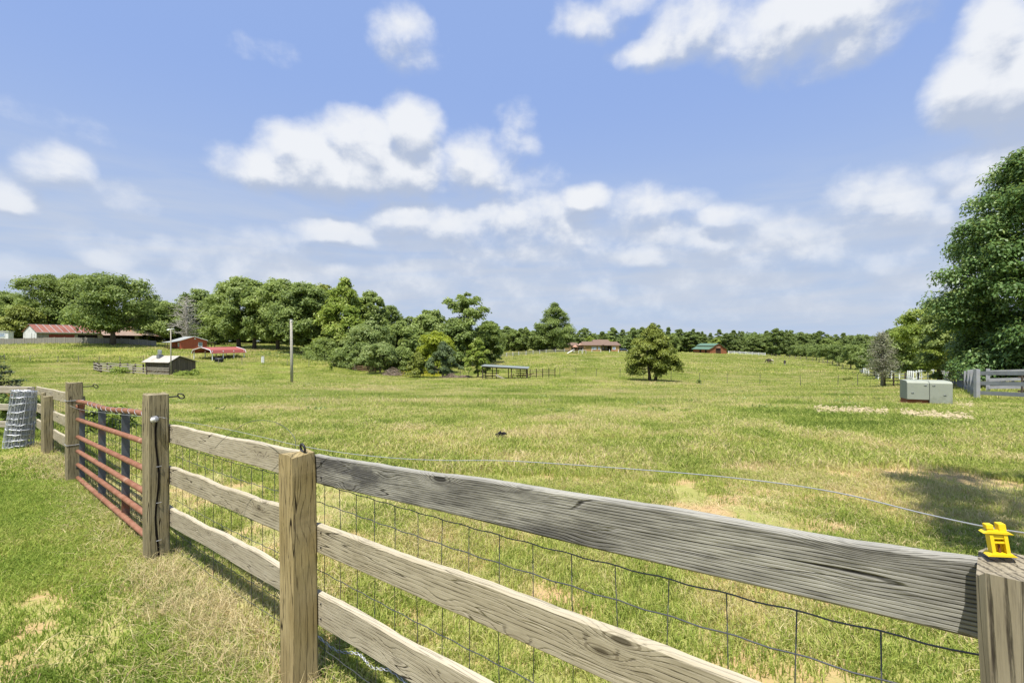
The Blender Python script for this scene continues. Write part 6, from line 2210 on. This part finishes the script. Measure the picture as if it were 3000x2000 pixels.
def small_plant(name, label, cat, px_, D, h, w, mat, n, leaf, seed, kind=None, group=None, flowers=None, prof='bush'):
    g = G(px_, D)
    rs = np.random.default_rng(seed)
    t = thing(name, label, cat, g, 0, group)
    trunk, crown = tree_meshes('b', seed, h, w, leaf_mat=mat, bark_mat=bk, base=0, lobes=14, n=n, leaf=leaf, lobe_r=.42, prof=prof, trunk_r=.02)
    obj('stem', trunk, t)
    obj('foliage', crown, t)
    if flowers:
        m, size, k = flowers
        r = random.Random(seed)
        for _ in range(k):
            mb = MB()
            c = Vector((r.uniform(-.4, .4) * w, r.uniform(-.3, .1) * w, h * r.uniform(.85, 1.1)))
            for q in range(6):
                a = q / 6 * 6.283
                d = Vector((math.cos(a), math.sin(a), .5)) * size
                s_ = Vector((-math.sin(a), math.cos(a), 0)) * size * .35
                mb.add([c, c + d * .6 + s_, c + d, c + d * .6 - s_], [(0, 1, 2, 3)])
            mb.build('flower', m, t)
    return t


m_orange = m_plain('orange_petal', (.85, .33, .015), .5, .3, 0, .1, 20)
small_plant('lily', 'clump with an orange flower at left behind the corner fence', 'flower', 45, 10.2, .75, .55, lf_oak, 500, .12, 61, flowers=(m_orange, .06, 3))
small_plant('lily', 'small clump with a yellow orange flower left of the wire roll', 'flower', 64, 10.5, .72, .5, lf_oak, 500, .12, 62, flowers=(m_orange, .05, 2))
small_plant('lily', 'clump with one yellow flower directly behind the wire roll', 'flower', 101, 10.0, .74, .45, lf_oak, 400, .12, 63, flowers=(m_yellow, .05, 2))
small_plant('bush', 'low dark shrub at the left edge behind the corner fence', 'bush', 8, 12.5, .75, 1.3, lf_dark, 1600, .10, 64)
small_plant('weed_clump', 'bright green weed clump against the wooden pen of the shed', 'weeds', 352, 70.8, 1.0, 3.0, lf_fresh, 900, .25, 65)
small_plant('weed_clump', 'weedy growth at the foot of the shed gable', 'weeds', 545, 73.5, .7, 3.6, lf_fresh, 900, .25, 66)
small_plant('weed_clump', 'leafy weed at the right end of the shed gable', 'weeds', 569, 75.8, .95, 1.4, lf_fresh, 600, .25, 67)
small_plant('weed_clump', 'tall green weeds showing over the rusty gate', 'weeds', 285, 9.5, .62, .95, lf_fresh, 1500, .10, 68)
small_plant('weed_clump', 'second tuft of tall green weeds seen over the gate, farther right', 'weeds', 345, 10.2, .60, .8, lf_fresh, 1200, .10, 69)
small_plant('weed_clump', 'single shoot by the wire fence below the wood', 'weeds', 970, 92, 1.5, .9, lf_fresh, 400, .3, 70)
small_plant('shrub', 'small dark shrub beside the wire fence right of the cedar', 'bush', 2048, 57, .62, .75, lf_dark, 500, .14, 71)
small_plant('shrub', 'low dark weed clump on the right slope near the tree row', 'weeds', 2490, 78, .7, 1.2, lf_cedar, 500, .2, 75)
small_plant('shrub', 'paired low weed clump left of the one near the tree row', 'weeds', 2476, 77, .6, .9, lf_cedar, 400, .2, 76)


def build_brush():
    """heaps of cut branches"""
    m_tw = m_plain('grey_twigs', (.27, .215, .165), .9, .05, 0, .35, 6)
    for lab, px_, D, w, h, seed in (('heap of cut brown branches left of the yellow flower bank', 1152, 88, 3.8, 1.55, 1), ('low heap of brown brush below the bluish cedar', 1320, 81, 2.6, .75, 2), ('flat trail of brush right of the low heap', 1360, 80, 2.4, .42, 3)):
        r = random.Random(seed)
        mb = MB()
        g = G(px_, D)
        for _ in range(240):
            a = r.uniform(0, 6.28)
            q = math.sqrt(r.random())
            x, y = q * w / 2 * math.cos(a), q * w / 3 * math.sin(a)
            z = max(0, h * (1 - q * q)) * r.random()
            d = Vector((r.gauss(0, .7), r.gauss(0, .6), r.gauss(0, .22) + (.25 * (1 - q)))) * .55
            p = Vector((x, y, z + .05))
            mb.tube([p - d, p + d * .2 + Vector((0, 0, .05)), p + d], [.035, .025, .008], 3, False)
        o_ = mb.build('brush_pile', m_tw, None, m=Matrix.Translation(g))
        tag(o_, lab, 'brush pile')


build_brush()


def build_field_weeds():
    """dark docks and thistles dotted over the meadow, the golden bank, and weeds along the old fence line"""
    rs = np.random.default_rng(12)

    def patch(name, label, cat, spots, mat, leaf, per):
        Ps = []
        for px_, D, rx, ry, h, k in spots:
            g = G(px_, D)
            X = g.x + rs.normal(size=k * per) * rx * .5
            Y = g.y + rs.normal(size=k * per) * ry * .5
            Z = terrain(X, Y) + rs.random(k * per) ** 1.5 * h
            Ps.append(np.stack([X, Y, Z], -1))
        P = np.concatenate(Ps)
        Nr = rs.normal(size=(len(P), 3)) * .8 + np.array([0, -.3, .6])
        Nr /= np.linalg.norm(Nr, axis=1, keepdims=True)
        me = leaf_mesh(name, P, Nr, leaf * rs.uniform(.6, 1.3, len(P)), rs.random(len(P)), mat, rs, aspect=.4)
        tag(obj(name, me), label, cat, kind='stuff')
    spots = []
    for _ in range(150):
        D = 14 + 50 * rs.random() ** .8
        u = rs.uniform(500, 2600)
        spots.append((u, D, .25 + .006 * D, .25 + .004 * D, .14 + .002 * D, 2))
    for _ in range(60):
        D = rs.uniform(70, 150)
        spots.append((rs.uniform(1450, 2400), D, 1.1, .5, .38, 2))
    patch('field_weeds', 'dark green weeds dotted over the meadow', 'weeds', spots, lf_oak, .13, 22)
    patch('yellow_flowers', 'bank of bright yellow flowers between the two cedars', 'flowers', [(1190 + 12.5 * i, 88 + .6 * (i % 3), 1.6, 1.8, 1.05, 3) for i in range(9)], lf_gold, .18, 60)
    patch('yellow_flowers', 'scattered yellow flowers on the right slope', 'flowers', [(2100 + 20 * i, 108 + 4 * rs.random(), 2.2, 1.3, .25, 1) for i in range(11)], lf_gold, .16, 14)
    patch('bank_weeds', 'brownish weeds along the old fence line at far left', 'weeds', [(-20 + 18 * i, 93.5 + rs.random(), 1.4, .7, .5, 1) for i in range(26)], lf_cedar, .3, 40)
    patch('wood_edge_weeds', 'undergrowth along the lower edge of the wood', 'weeds', [(760 + 14 * i, 112 - 8 * (i / 20), 2.2, 2.0, 1.1, 1) for i in range(22)], lf_dark, .4, 60)


build_field_weeds()
